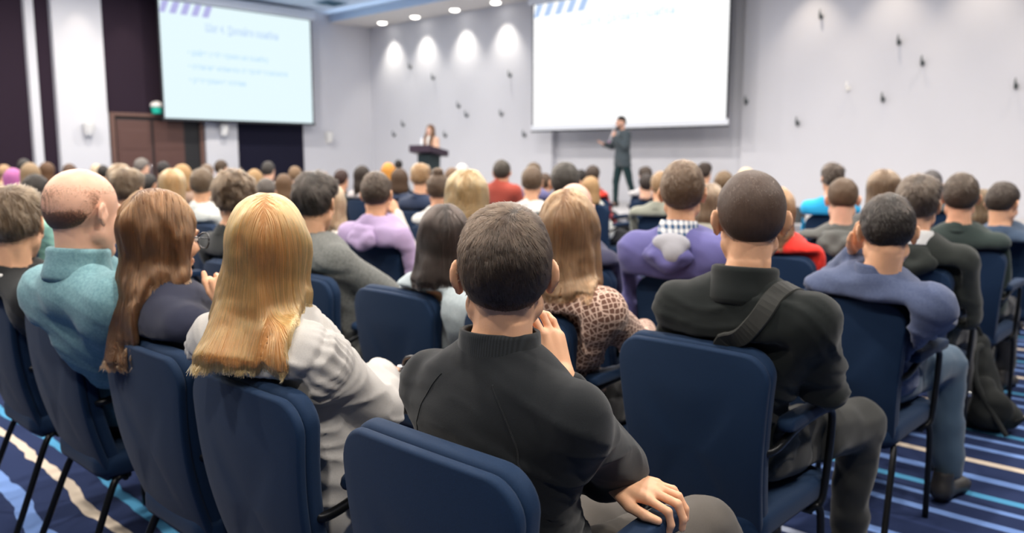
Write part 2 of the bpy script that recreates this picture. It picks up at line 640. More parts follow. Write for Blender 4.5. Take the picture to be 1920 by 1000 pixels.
def pegs():
    dark = simple('peg_dark', (.045, .06, .065), .5)
    white = simple('peg_white', (.85, .85, .83), .4)
    spots = [(771, 125, 'small dark wall peg under the first downlight, highest near the corner'), (814, 145, 'dark wall peg below the second downlight, right of the corner'),
             (862, 198, 'dark wall peg, upper of the close pair above right of the lectern'), (877, 215, 'dark wall peg, lower of the close pair above right of the lectern'),
             (958, 140, 'dark wall peg, the higher of the two just left of the big screen'), (942, 213, 'dark wall peg halfway down the wall left of the big screen'),
             (985, 252, 'dark wall peg level with the lower left corner of the big screen'), (758, 233, 'faint dark wall peg left of the woman at the lectern, upper one'),
             (741, 252, 'faint wall peg nearest the corner, left of the lectern, lower one'), (837, 253, 'dark wall peg just right of the woman at the lectern'),
             (1541, 30, 'dark wall peg highest on the wall right of the big screen'), (1687, 78, 'dark wall peg with a forked shadow, second highest right of the screen'),
             (1731, 117, 'dark wall peg with a forked shadow, lower right of its neighbour'), (1657, 185, 'dark wall peg right of the white one'),
             (1591, 165, 'white wall peg, the only white one on the front wall'), (1401, 190, 'dark wall peg just right of the big screen edge'),
             (1497, 230, 'dark wall peg lowest on the wall right of the big screen'), (1906, 160, 'dark wall peg at the far right end of the front wall')]
    for px, py, lab in spots:
        p = at_y(px, py, YF)
        t = empty('wall_peg', tuple(p))
        mt = white if 'white' in lab[:6] else dark
        MB().lathe([(.010, 0), (.026, .002), (.028, .010), (.02, .014)], (0, 0, 0), (0, -1, 0), 14).build('mounting_plate', mt, t, True)
        MB().tube([(0, 0, -.03), (0, -.05, -.05), (0, -.085, -.02), (0, -.10, .05), (0, -.095, .11)], [.017, .026, .022, .013, .006], 10).build('hook', mt, t, True)
        tag(t, lab, 'wall peg', 'decorative wall pegs')


pegs()


def sconces():
    mt = simple('sconce_white', (.74, .74, .73), .5)
    for y, z, dx, lab in ((7.13, 2.02, .12, 'small white wall lamp on the wide pilaster left of the door'), (10.36, 2.08, .12, 'small white wall lamp on the pilaster under the left screen'),
                          (13.6, 1.97, 0.0, 'small white wall lamp on the pale wall near the room corner')):
        t = empty('wall_lamp', (XL + dx, y, z))
        MB().box((0, -.05, -.16), (.02, .05, .12)).build('back_plate', mt, t, bevel=.006)
        MB().tube([(.09, 0, -.13), (.10, 0, -.05), (.11, 0, .05), (.12, 0, .15)], [.075, .10, .115, .12], 18).build('shade', mt, t, True)
        MB().tube([(.0, 0, -.05), (.09, 0, -.05)], .015, 8, 0).build('arm', mt, t, True)
        tag(t, lab, 'wall lamp', 'wall lamps on the left wall')


sconces()


def door_pot():
    t = empty('round_pot', (XL + .05, 8.74, 2.445))  # a plain pot on the door frame, no lamp
    MB().tube([(.06, 0, 0), (.06, 0, .06), (.06, 0, .15)], [.115, .125, .14], 20).build('green_base', simple('green_plastic', (.02, .55, .40), .4), t, True)
    MB().lathe([(.145, .15), (.15, .19), (.135, .23), (.09, .27), (.03, .29), (.002, .292)], (.06, 0, 0), n=20).build('white_dome', simple('white_dome', (.85, .83, .80), .5), t, True)
    tag(t, 'small green and white round pot standing on the door frame', 'pot')


door_pot()


def air_vent():
    t = empty('ceiling_vent', (-18.1, 12.75, 5.37))
    g = simple('vent_teal_grey', (.08, .22, .30), .5)
    MB().box((-.32, -.32, -.02), (.32, .32, 0)).build('vent_frame', simple('vent_frame', (.30, .45, .58), .5), t, bevel=.006)
    for k in range(6):
        b = MB()
        y = -.25 + .1 * k
        b.add([(-.28, y, -.045), (.28, y, -.045), (.28, y + .05, -.015), (-.28, y + .05, -.015), (-.28, y, -.035), (.28, y, -.035), (.28, y + .05, -.005), (-.28, y + .05, -.005)],
              [(0, 3, 2, 1), (4, 5, 6, 7), (0, 1, 5, 4), (1, 2, 6, 5), (2, 3, 7, 6), (3, 0, 4, 7)])
        b.build('slat', g, t)
    tag(t, 'square dark ceiling vent above the right end of the left screen', 'ceiling vent')


air_vent()


# ------------------------------------------------------------------ chairs
def loft_pad(outline, prof, map3, centre):
    """closed pad from an outline and a profile of (inset, height) pairs; the two faces close to the centre"""
    out = np.array(outline)
    rings = []
    c = np.array(centre)
    for ins, h in prof:
        d = c - out
        L = np.linalg.norm(d, axis=1, keepdims=True)
        rings.append([map3(*(p), h) for p in (out + d / L * np.minimum(ins, L * .98))])
    b = MB()
    b.loops(rings, cap=False)
    n = len(out)
    F = b.f
    for ring_i, flip in ((0, True), (len(rings) - 1, False)):
        base = ring_i * n
        k = len(b.v)
        b.v.append(tuple(np.mean(rings[ring_i], axis=0)))
        for i in range(n):
            j = (i + 1) % n
            F.append([base + i, base + j, k][::-1] if flip else [base + i, base + j, k])
    return b


def chair_outline(wb, wt, h, rb, rt, bulge, n=9):
    pts = []
    for cx, cz, r, a0 in ((wt - rt, h - rt, rt, 0), (-(wt - rt), h - rt, rt, 90), (-(wb - rb), rb, rb, 180), (wb - rb, rb, rb, 270)):
        for a in np.linspace(a0, a0 + 90, n):
            pts.append((cx + r * math.cos(math.radians(a)), cz + r * math.sin(math.radians(a))))
    fine = []
    for i in range(len(pts)):
        p, q = A(*pts[i]), A(*pts[(i + 1) % len(pts)])
        k = max(1, int(np.linalg.norm(q - p) / .035))
        for s in range(k):
            fine.append(p + (q - p) * s / k)
    res = []
    for x, z in fine:
        if z > h * .6:
            z += bulge * (1 - (x / wt) ** 2) * (z - h * .6) / (h * .4)
        res.append((x, z))
    return res


def inset_profile(w0, w1, r, steps=4):
    pr = []
    for ins in (.16, .10, .05):
        pr.append((ins, w0))
    for k in range(steps + 1):
        a = math.pi / 2 * k / steps
        pr.append((r - r * math.sin(a), w0 + r - r * math.cos(a)))
    for k in range(steps + 1):
        a = math.pi / 2 * k / steps
        pr.append((r - r * math.cos(a), w1 - r + r * math.sin(a)))
    for ins in (.05, .10, .16):
        pr.append((ins, w1))
    return pr


BACK_B, BACK_T = A(0, -.168, .348), A(0, -.270, .885)
BU = unit(BACK_T - BACK_B)
BN = unit(np.cross(A(1, 0, 0), BU)) * 1.0
if BN[1] < 0:
    BN = -BN
BH = float(np.linalg.norm(BACK_T - BACK_B))


def back_map(u, v, w):
    p = BACK_B + BU * v + BN * (w + .32 * u * u - .03 * math.sin(math.pi * min(max(v / BH, 0), 1)))
    return (u + p[0], p[1], p[2])


def make_chair():
    t = empty('conference_chair', (0, 0, 0))
    o1 = chair_outline(.185, .225, BH, .045, .065, .012)
    o2 = chair_outline(.183, .224, BH + .004, .045, .065, .012)
    loft_pad(o1, inset_profile(-.012, .010, .008), back_map, (0, BH * .5)).build('back_panel', M_NAVY, t, True)
    loft_pad(o2, inset_profile(.010, .050, .014, 5), back_map, (0, BH * .5)).build('backrest_cushion', M_NAVY, t, True)
    so = chair_outline(.205, .195, .46, .06, .06, 0.0)
    loft_pad(so, inset_profile(.362, .445, .03, 5), lambda u, v, w: (u, .25 - v, w + .012 * math.cos(v * 3)), (0, .23)).build('seat', M_NAVY, t, True)
    for s in (-1, 1):
        # arm frame: back bracket, arm rail, front post; and the armrest pad on it
        MB().tube([(s * .185, -.205, .635), (s * .205, -.205, .625), (s * .215, -.16, .635), (s * .218, -.08, .665), (s * .218, .10, .674), (s * .218, .175, .668), (s * .217, .19, .61), (s * .212, .165, .40), (s * .205, .15, .375)], .0115, 10).build('arm_frame', M_BLACK, t, True)
        po = chair_outline(.030, .024, .36, .024, .022, 0)
        loft_pad(po, [(.022, .675), (.012, .676), (.004, .680), (0, .688), (.003, .700), (.010, .706), (.02, .709)],
                 lambda u, v, w, s=s: (s * .218 + u, .205 - v, w - .03 * max(0, v - .27)), (0, .18)).build('armrest_pad', M_NAVY, t, True)
        MB().tube([(s * .18, .14, .355), (s * .20, .145, .372), (s * .205, .15, .372), (s * .212, .158, .33), (s * .212, .165, .0)], [.0115] * 5, 10).build('leg', M_BLACK, t, True)
        MB().tube([(s * .14, -.10, .35), (s * .170, -.14, .365), (s * .182, -.165, .35), (s * .192, -.225, .20), (s * .205, -.305, .0)], .0115, 10).build('leg', M_BLACK, t, True)
    MB().tube([(-.19, .14, .352), (.19, .14, .352)], .010, 8, 0).build('cross_rail', M_BLACK, t, True)
    MB().tube([(-.17, -.12, .352), (.17, -.12, .352)], .010, 8, 0).build('cross_rail', M_BLACK, t, True)
    return t


CHAIR0 = make_chair()
CHAIR_USED = [False]


def chair(x, y, label, rz=0.0):
    if not CHAIR_USED[0]:
        CHAIR_USED[0] = True
        r = CHAIR0
    else:
        r = CHAIR0.copy()
        COL.objects.link(r)
        for ch in CHAIR0.children:
            c = ch.copy()
            COL.objects.link(c)
            c.parent = r
    r.location = (x, y, 0)
    r.rotation_euler = (0, 0, rz)
    tag(r, label, 'chair', 'navy conference chairs')
    return r


# ------------------------------------------------------------------ signed distance bodies
def vnoise(P, seed=0):
    P = np.asarray(P, np.float64)
    I = np.floor(P).astype(np.int64)
    F = P - I
    U = F * F * (3 - 2 * F)

    def h(i, j, k):
        n = (i * 374761393 + j * 668265263 + k * 1440662683 + seed * 982451653) & 0xffffffff
        n = ((n ^ (n >> 13)) * 1274126177) & 0xffffffff
        n = n ^ (n >> 16)
        return (n & 0xffff) / 32767.5 - 1.0
    r = 0
    for a in (0, 1):
        for b in (0, 1):
            for c in (0, 1):
                w = (U[:, 0] if a else 1 - U[:, 0]) * (U[:, 1] if b else 1 - U[:, 1]) * (U[:, 2] if c else 1 - U[:, 2])
                r = r + w * h(I[:, 0] + a, I[:, 1] + b, I[:, 2] + c)
    return r


def cone(a, b, ra, rb, k=.012, n=None, q=1.0, mode='u', tag_=''):
    return dict(t='c', a=A(*a), b=A(*b), ra=ra, rb=rb, k=k, n=None if n is None else unit(n), q=q, m=mode, g=tag_)


def ell(c, r, M=None, k=.012, mode='u', tag_=''):
    return dict(t='e', c=A(*c), r=A(*r), M=M, k=k, m=mode, g=tag_)


def ev(p, X, e=0.0):
    if p['t'] == 'c':
        a, b = p['a'], p['b']
        ba = b - a
        d = X - a
        h = np.clip(d @ ba / (ba @ ba + 1e-9), 0, 1)
        v = d - h[..., None] * ba
        if p['n'] is not None:
            s = v @ p['n']
            v = v + p['n'] * (s * (1 / p['q'] - 1))[..., None]
        return np.linalg.norm(v, axis=-1) - (p['ra'] + (p['rb'] - p['ra']) * h) - e
    d = X - p['c']
    if p['M'] is not None:
        d = d @ p['M']
    r = p['r'] + e
    k0 = np.linalg.norm(d / r, axis=-1)
    k1 = np.linalg.norm(d / (r * r), axis=-1)
    return k0 * (k0 - 1) / (k1 + 1e-9)


def bbox(p):
    if p['t'] == 'c':
        R = max(p['ra'], p['rb'])
        return np.minimum(p['a'], p['b']) - R, np.maximum(p['a'], p['b']) + R
    R = p['r'].max()
    return p['c'] - R, p['c'] + R


def field(prims, axes, e=0.0):
    xs, ys, zs = axes
    D = np.full((len(xs), len(ys), len(zs)), .06, np.float32)
    for p in prims:
        lo, hi = bbox(p)
        pad = p['k'] + abs(e) + .05
        sl = tuple(slice(max(0, np.searchsorted(ax, lo[i] - pad) - 1), np.searchsorted(ax, hi[i] + pad) + 1) for i, ax in enumerate(axes))
        gx, gy, gz = np.meshgrid(xs[sl[0]], ys[sl[1]], zs[sl[2]], indexing='ij')
        if gx.size == 0:
            continue
        d = ev(p, np.stack([gx, gy, gz], -1), e if p['m'] == 'u' else 0.0)
        a, k = D[sl], p['k']
        if p['m'] == 'u':
            k = np.clip(k - 1.3 * np.maximum(np.minimum(a, d), 0), .002, k)     # blend near surfaces only
            h = np.clip(.5 + .5 * (a - d) / k, 0, 1)
            D[sl] = a + (d - a) * h - k * h * (1 - h)
        else:
            d = -d
            h = np.clip(.5 - .5 * (a - d) / k, 0, 1)
            D[sl] = a + (d - a) * h + k * h * (1 - h)
    return D


def surface(D, axes):
    """naive surface nets on a rectilinear grid"""
    xs, ys, zs = [np.asarray(a, np.float64) for a in axes]
    nx, ny, nz = D.shape
    S = D < 0
    c = np.zeros((nx - 1, ny - 1, nz - 1), np.int8)
    for a in (0, 1):
        for b in (0, 1):
            for d in (0, 1):
                c += S[a:nx - 1 + a, b:ny - 1 + b, d:nz - 1 + d]
    act = (c > 0) & (c < 8)
    I, J, K = np.nonzero(act)
    idx = np.full(act.shape, -1, np.int64)
    idx[I, J, K] = np.arange(len(I))
    pos = np.zeros((len(I), 3))
    cnt = np.zeros(len(I))
    corners = [(a, b, d) for a in (0, 1) for b in (0, 1) for d in (0, 1)]
    val = {q: D[I + q[0], J + q[1], K + q[2]] for q in corners}
    for q in corners:
        for ax in range(3):
            if q[ax] == 0:
                q2 = list(q)
                q2[ax] = 1
                q2 = tuple(q2)
                v0, v1 = val[q], val[q2]
                cr = (v0 < 0) != (v1 < 0)
                t = np.where(cr, v0 / np.where(cr, v0 - v1, 1), 0)
                p = np.array(q, float)[None, :].repeat(len(I), 0)
                p[:, ax] += t
                pos += p * cr[:, None]
                cnt += cr
    pos /= cnt[:, None]
    G = np.stack([I, J, K], 1)
    V = np.zeros((len(I), 3))
    for ax, arr in enumerate((xs, ys, zs)):
        V[:, ax] = arr[G[:, ax]] + pos[:, ax] * (arr[G[:, ax] + 1] - arr[G[:, ax]])
    F = []
    for ax in range(3):
        u, w = [(1, 2), (2, 0), (0, 1)][ax]
        s0 = [slice(None)] * 3
        s1 = [slice(None)] * 3
        s0[ax], s1[ax] = slice(0, -1), slice(1, None)
        for o in (u, w):
            s0[o] = slice(1, -1)
            s1[o] = slice(1, -1)
        a, b = S[tuple(s0)], S[tuple(s1)]
        for flag, flip in ((a & ~b, False), (~a & b, True)):
            P = np.stack(np.nonzero(flag), 1)
            if len(P) == 0:
                continue
            P[:, u] += 1
            P[:, w] += 1
            q = []
            for du, dw in ((-1, -1), (0, -1), (0, 0), (-1, 0)):
                Q = P.copy()
                Q[:, u] += du
                Q[:, w] += dw
                q.append(idx[Q[:, 0], Q[:, 1], Q[:, 2]])
            f = np.stack(q, 1)
            F.append(f[:, ::-1] if flip else f)
    return V, np.concatenate(F) if F else np.zeros((0, 4), int)


def vnormals(V, F):
    n = np.cross(V[F[:, 2]] - V[F[:, 0]], V[F[:, 3]] - V[F[:, 1]])
    N = np.zeros_like(V)
    for k in range(4):
        np.add.at(N, F[:, k], n)
    return N / (np.linalg.norm(N, axis=1, keepdims=True) + 1e-12)


def relax(V, F, it=1, lam=.5):
    E = np.concatenate([F[:, [0, 1]], F[:, [1, 2]], F[:, [2, 3]], F[:, [3, 0]]])
    deg = np.bincount(E.ravel(), minlength=len(V)).astype(float)[:, None] + 1e-9
    for _ in range(it):
        S = np.zeros_like(V)
        np.add.at(S, E[:, 0], V[E[:, 1]])
        np.add.at(S, E[:, 1], V[E[:, 0]])
        V = V + lam * (S / deg - V)
    return V


def axis_grid(lo, hi, coarse, fine=()):
    """grid line positions: coarse steps, finer inside the given (a, b, step) spans"""
    x, out = lo, [lo]
    while x < hi:
        s = coarse
        for a, b, st in fine:
            if a - coarse < x < b:
                s = min(s, st if x >= a - st else max(st, coarse * .5))
        x += s
        out.append(x)
    return np.array(out)


def tri(Afield, axes, P):
    ii, ff = [], []
    for d, ax in enumerate(axes):
        t = (P[:, d] - ax[0]) / (ax[1] - ax[0])
        t = np.clip(t, 0, len(ax) - 1.001)
        i = t.astype(int)
        ii.append(i)
        ff.append(t - i)
    r = 0
    for a in (0, 1):
        for b in (0, 1):
            for c in (0, 1):
                w = (ff[0] if a else 1 - ff[0]) * (ff[1] if b else 1 - ff[1]) * (ff[2] if c else 1 - ff[2])
                v = Afield[ii[0] + a, ii[1] + b, ii[2] + c]
                r = r + (w[:, None] * v if v.ndim == 2 else w * v)
    return r


def strands_obj(name, paths, radii, mat, parent):
    """paths: (n, m, 3), radii: (n, m)"""
    n, mm = paths.shape[:2]
    cu = bpy.data.hair_curves.new(name)
    cu.add_curves([mm] * n)
    cu.attributes['position'].data.foreach_set('vector', paths.astype(np.float32).ravel())
    ra = cu.attributes.get('radius') or cu.attributes.new('radius', 'FLOAT', 'POINT')
    ra.data.foreach_set('value', radii.astype(np.float32).ravel())
    cu.materials.append(mat)
    o = bpy.data.objects.new(name, cu)
    COL.objects.link(o)
    o.parent = parent
    return o


# ------------------------------------------------------------------ people
HAIRC = dict(black=(.016, .012, .010), dark=(.035, .022, .014), brown=(.085, .048, .026), lbrown=(.20, .115, .055), auburn=(.13, .055, .022), blond=(.42, .26, .12), gold=(.52, .235, .075),
             ginger=(.36, .15, .045), orange=(.75, .33, .06), grey=(.20, .18, .165), pink=(.55, .16, .42), pale=(.78, .62, .42), white=(.8, .78, .74), warm=(.62, .34, .13))


def head_frame(yaw, pitch=0.0, roll=0.0):
    cy, sy = math.cos(yaw), math.sin(yaw)
    r, f, u = A(cy, sy, 0), A(-sy, cy, 0), A(0, 0, 1)
    f2 = f * math.cos(pitch) - u * math.sin(pitch)
    u2 = np.cross(r, f2)
    r3 = r * math.cos(roll) - u2 * math.sin(roll)
    u3 = np.cross(r3, f2)
    return np.stack([r3, f2, u3], 1)        # columns: right, forward, up


def head_prims(C, M, s, male=True, face=True, ears=True, earflare=.45):
    def hp(x, y, z):
        return C + M @ (A(x, y, z) * s)

    def el(c, r, k=.02, mode='u', R=None):
        return ell(hp(*c), A(*r) * s, M if R is None else M @ R, k, mode, 'head')

    def co(a, b, ra, rb, k=.02, mode='u'):
        return cone(hp(*a), hp(*b), ra * s, rb * s, k, mode=mode, tag_='head')
    jw = .045 if male else .038
    P = [el((0, -.012, .030), (.076, .097, .086)), el((0, -.050, .010), (.066, .052, .062)), el((0, .028, -.030), (.062, .060, .082)),
         co((jw, .005, -.055), (0.012, .070, -.098), .022, .018, .03), co((-jw, .005, -.055), (-.012, .070, -.098), .022, .018, .03),
         el((0, .076, -.098), (.020, .018, .016), .02)]
    if face:
        P += [co((-.036, .080, .018), (.036, .080, .018), .012, .012, .015), el((.038, .062, -.028), (.024, .026, .022)), el((-.038, .062, -.028), (.024, .026, .022)),
              co((0, .090, .014), (0, .112, -.030), .007, .011, .010), el((.011, .100, -.034), (.008, .010, .007), .006), el((-.011, .100, -.034), (.008, .010, .007), .006),
              el((.032, .098, .000), (.015, .016, .010), .010, 's'), el((-.032, .098, .000), (.015, .016, .010), .010, 's'),
              co((-.020, .088, -.060), (.020, .088, -.060), .0065, .0065, .006), co((-.017, .087, -.072), (.017, .087, -.072), .007, .007, .006)]
    if ears:
        for sg in (-1, 1):
            a = sg * earflare
            R = np.stack([A(math.cos(a), math.sin(a), 0), A(-math.sin(a), math.cos(a), 0), A(0, 0, 1)], 1)
            # the rim leans outwards towards the back of the head
            P += [el((sg * .083, -.012, .002), (.0065, .019, .027), .006, 'u', R), el((sg * .079, -.002, -.022), (.006, .011, .014), .008, 'u', R),
                  el((sg * .089, -.008, .002), (.0045, .010, .016), .004, 's', R), el((sg * .074, .002, -.006), (.010, .012, .016), .008, 'u')]
    return P


def hand_prims(W, f, n, s, curl=(.5, .7, .5), spread=.06, thumb=.8, k=.0045, sc=1.0, tcurl=.35, fcurl=None):
    """hand at wrist W: f towards the fingers, n out of the back of the hand, s towards the thumb"""
    f = unit(f)
    n = unit(n - f * (n @ f))
    s = unit(s - f * (s @ f) - n * (s @ n))
    P = []
    kn = []
    ofs, ln = (.032, .011, -.011, -.031), (.088, .092, .087, .079)
    for i in range(4):
        K = W + (f * ln[i] + s * ofs[i] * 1.02 - n * (.004 if i in (0, 3) else 0)) * sc
        kn.append(K)
        P.append(cone(W + (f * .012 + s * ofs[i] * .55) * sc, K, .0165 * sc, .0108 * sc, .012, tag_='hand'))
    P.append(cone(W + (f * .028 - n * .005) * sc, W + (f * .068 - n * .005) * sc, .030 * sc, .036 * sc, .014, n, .40, tag_='hand'))
    L = ((.043, .026, .021), (.048, .030, .022), (.045, .028, .021), (.035, .021, .018))
    R = (.0088, .0092, .0086, .0076)
    for i in range(4):
        ang = 0.0
        p = kn[i]
        c3 = fcurl[i] if fcurl else curl
        side = (1.5 - i) * spread
        base = unit(f + s * side)
        for j in range(3):
            ang += c3[j]
            d = base * math.cos(ang) - n * math.sin(ang)
            q = p + d * L[i][j] * sc
            P.append(cone(p, q, R[i] * (1 - .09 * j) * sc, R[i] * (1 - .09 * (j + 1)) * sc, k, tag_='hand'))
            p = q
    b = W + (f * .022 + s * .024 - n * .006) * sc
    d = unit(s * thumb + f * .75 - n * .22)
    for j, (l, r0, r1) in enumerate(((.046, .0155, .0118), (.034, .0112, .0102), (.027, .0102, .0078))):
        q = b + d * l * sc
        P.append(cone(b, q, r0 * sc, r1 * sc, .008 if j == 0 else .004, tag_='hand'))
        b = q
        d = unit(d + f * tcurl - s * tcurl * .6 - n * .08)
    return P


SHOE = {}


def shoe(parent, ank, fwd, mat):
    """a low shoe under the ankle"""
    f = unit(A(fwd[0], fwd[1], 0))
    key = mat.name
    if key not in SHOE:
        ax = (np.arange(-.07, .071, .012), np.arange(-.10, .23, .012), np.arange(-.012, .135, .012))
        D = field([cone((0, -.045, .045), (0, .13, .035), .040, .038, .02, (0, 0, 1), .9), cone((0, -.04, .06), (0, -.03, .11), .040, .040, .03), cone((0, .10, .032), (0, .165, .028), .040, .034, .02, (0, 0, 1), .75)], ax)
        gz = ax[2][None, None, :]
        D = np.maximum(D, (.004 - gz) + 0 * D)
        V, F = surface(D, ax)
        SHOE[key] = put_mesh('shoe', V, F, mat)
        o = SHOE[key]
    else:
        o = SHOE[key].copy()
        COL.objects.link(o)
    o.parent = parent
    o.location = (ank[0], ank[1], 0)
    o.rotation_euler = (0, 0, math.atan2(-f[0], f[1]))
    return o


def lerp(a, b, t):
    return a + (b - a) * t


def hair_shape(style, C, M, s, sp):
    """signed distance pieces and hairline of a hair style, around head centre C"""
    def hp(x, y, z):
        return C + M @ (A(x, y, z) * s)

    def el(c, r, k=.015, mode='u'):
        return ell(hp(*c), A(*r) * s, M, k, mode)

    def co(a, b, ra, rb, k=.03, q=1.0, n=None):
        return cone(hp(*a), hp(*b), ra * s, rb * s, k, None if n is None else M @ A(*n), q)
    ts, tt = sp.get('ts', .007), sp.get('tt', .014)
    if style in ('long', 'bob', 'wavy'):
        ts, tt = sp.get('ts', .014), sp.get('tt', .018)
    P = [el((0, -.012, .030), (.076 + ts, .097 + ts, .086 + tt)), el((0, -.050, .008), (.066 + ts, .052 + ts, .066 + ts))]
    if style == 'volume':
        P += [el((0, .03, .085), (.068, .070, .040), .03), el((0, -.03, .075), (.074, .075, .048), .03)]
    if style == 'side':
        P += [el((.012, .02, .080), (.070, .078, .045), .03)]
    if style == 'curly':
        P += [el((0, -.015, .055), (.092, .108, .082), .03)]
    if style == 'bun':
        P += [el((0, -.045, .125), (.038, .040, .034), .01)]
    if style == 'cap':
        P = [el((0, -.010, .030), (.088, .108, .098)), co((-.04, .10, .045), (.04, .10, .045), .03, .03, .02, .3, (0, 0, 1))]
    zn = sp.get('nape', -.072)
    ys = np.array([-.14, -.075, -.035, -.012, .030, .050, .072, .085, .14])
    zs = np.array([zn - .01, zn, -.035, .022, .028, .034, .052, .070, .075])
    if style in ('long', 'wavy', 'bob'):
        zs = np.array([-.3, -.3, -.3, -.3, -.02, .02, .062, .080, .09])
    if style == 'bun':
        zs = np.array([-.06, -.06, -.035, .005, .03, .04, .06, .078, .09])
    if style == 'cap':
        zs = zs * 0 + .02

    def cut(D, X):
        q = (X - C) @ M / s
        zc = np.interp(q[..., 1], ys, zs)
        d = (zc - q[..., 2]) * s * .8
        if style not in ('cap', 'long', 'wavy', 'bob'):
            D = D + np.clip(1 + d / .030, 0, 1) ** 1.5 * sp.get('taper', .006)
        return np.maximum(D, d)
    return P, cut


def build_hair(style, C, M, s, sp, col, lod, root, rng, curtain, cloth_prims=None):
    P, cut = hair_shape(style, C, M, s, sp)
    res = (.0055, .0075, .011, .015)[lod]
    lo = C - .17
    hi = C + .17
    for p in curtain:
        a, b = bbox(p)
        lo, hi = np.minimum(lo, a - .03), np.maximum(hi, b + .03)
    ax = tuple(np.arange(lo[i], hi[i] + res, res) for i in range(3))
    X = np.stack(np.meshgrid(*ax, indexing='ij'), -1)
    D = field(P, ax)
    D = cut(D, X).astype(np.float32)
    if curtain:
        D2 = field(curtain, ax)
        k = .03
        h = np.clip(.5 + .5 * (D - D2) / k, 0, 1)
        D = D + (D2 - D) * h - k * h * (1 - h)
    longish = bool(curtain)
    if longish or style == 'bob':
        fc = ell(C + M @ (A(0, .125, -.055) * s), A(.066, .085, .118) * s, M, .02)
        D = np.maximum(D, -ev(fc, X).astype(np.float32))
    if cloth_prims is not None and longish:
        T = field(cloth_prims, ax)
        foot = field([dict(p, q=1.9, ra=p['ra'] * .97, rb=p['rb'] * .97) if p['n'] is not None else p for p in curtain], ax)
        q = (X - C) @ M
        zt = np.clip((X[..., 2] - sp.get('zend', -9)) / .16, 0, 1)
        D = D + .010 * (1 - zt) ** 2
        lay = np.maximum(np.maximum(foot, T - .011 - .013 * zt), (q[..., 1] - .02) * 1.0)
        k = .03
        h = np.clip(.5 + .5 * (D - lay) / k, 0, 1)
        D = D + (lay - D) * h - k * h * (1 - h)
        D = np.maximum(D, -(T - .003))
    D = np.maximum(D, -chair_sd(X, .004 + res * .3))
    if curtain and 'zend' in sp:
        D = np.maximum(D, sp['zend'] + .014 + .016 * vnoise(X.reshape(-1, 3) * A(45, 45, 3), 8).reshape(D.shape) - X[..., 2])
    rough = sp.get('rough', {'curly': .012, 'volume': .007, 'wavy': .008, 'side': .006}.get(style, .003))
    if rough:
        sc = sp.get('rscale', {'curly': 42, 'wavy': 30}.get(style, 34))
        Q = X.reshape(-1, 3)
        near = np.abs(D.reshape(-1)) < .03
        nz = np.zeros(len(Q))
        st = A(sc, sc, sc * (.35 if longish else .8))
        nz[near] = vnoise(Q[near] * st, int(rng.integers(1e6))) + .5 * vnoise(Q[near] * st * 2.1, 7)
        D = D + (nz.reshape(D.shape) * rough).astype(np.float32)
    if 'bald' in sp:
        Vb, Fb = surface(D.astype(np.float32), ax)
        D = np.maximum(D, ((X - C) @ M / s)[..., 2] - .012 + .018 * vnoise(X.reshape(-1, 3) * 26, 5).reshape(D.shape) + np.maximum(0, ((X - C) @ M / s)[..., 1] + .02) * .8)
    D = D.astype(np.float32)
    D[0], D[-1], D[:, 0], D[:, -1], D[:, :, 0], D[:, :, -1] = .05, .05, .05, .05, .05, .05
    V, F = surface(D, ax)
    V = clear_of_chair(relax(V, F, 2 if lod < 2 else 1), .006)
    if 'bald' in sp and lod < 2:
        o = root
    else:
        o = put_mesh('hair', V, F, hair_mat(col, False), root)
    n = sp.get('n', (9000, 3600, 1300, 0)[lod])
    if n == 0 or style == 'cap':
        return o
    N = vnormals(V, F)
    G = np.stack(np.gradient(D, *ax), -1)
    top = C + M @ (A(0, -.01, .05) * s)
    if longish or style == 'bob':
        w = np.clip((V[:, 2] - (C[2] - .10)) / .1, .28, 1.0)
        pick = rng.choice(len(V), n, p=w / w.sum())
        p = V[pick] + N[pick] * 0
        m_ = (26, 18, 12, 8)[lod]
        zend = sp.get('zend', V[:, 2].min())
        start_z = p[:, 2]
        total = np.maximum(.03, (start_z - zend) * (1.12) + .05) * rng.uniform(.86, 1.04, n)
        step = total / (m_ - 1)
        off = rng.uniform(-.004, .0035, n) * sp.get('fluff', 1.0)
        wave_ph = rng.uniform(0, 6.28, n)
        prev = np.zeros((n, 3))
        part = M[:, 0]
        paths = [p.copy()]
        for j in range(m_ - 1):
            g = tri(G, ax, p)
            g /= np.linalg.norm(g, axis=1, keepdims=True) + 1e-9
            dz = np.zeros((n, 3))
            dz[:, 2] = -1
            fl = dz + g * g[:, 2:3]
            side = np.sign((p - top) @ part + 1e-6)[:, None] * part[None]
            upw = np.clip(g[:, 2:3], 0, 1) ** 2
            fl = fl + upw * (side * .9 - M[:, 1][None] * .5)
            fl += vnoise(p * 24 + wave_ph[:, None] * 0, 3)[:, None] * A(.20, .20, 0) * sp.get('wander', .6)
            d = .55 * prev + .45 * fl
            d /= np.linalg.norm(d, axis=1, keepdims=True) + 1e-9
            prev = d
            p = p + d * step[:, None]
            dd = tri(D, ax, p)
            pr = np.clip((g[:, 2] + .55) * 3, 0, 1) * .85
            p = p - g * ((np.clip(dd, -.03, .03) - off) * pr)[:, None]
            if style == 'wavy':
                p = p + np.stack([np.sin(j * 1.1 + wave_ph * .3), np.cos(j * 1.1 + wave_ph * .3), 0 * wave_ph], 1) * .0022
            paths.append(p.copy())
        paths = np.stack(paths, 1)
        # every strand stops at its own height, and none strays far from the mass
        ze = zend + rng.uniform(-.012, .016, n) + .010 * vnoise(paths[:, 0] * A(30, 30, 4), 21)
        for j in range(1, m_):
            a_, b_ = paths[:, j - 1], paths[:, j]
            low = b_[:, 2] < ze
            t_ = np.clip((a_[:, 2] - ze) / np.maximum(a_[:, 2] - b_[:, 2], 1e-5), 0, 1)[:, None]
            paths[low, j] = (a_ + (b_ - a_) * (t_ + .002))[low]
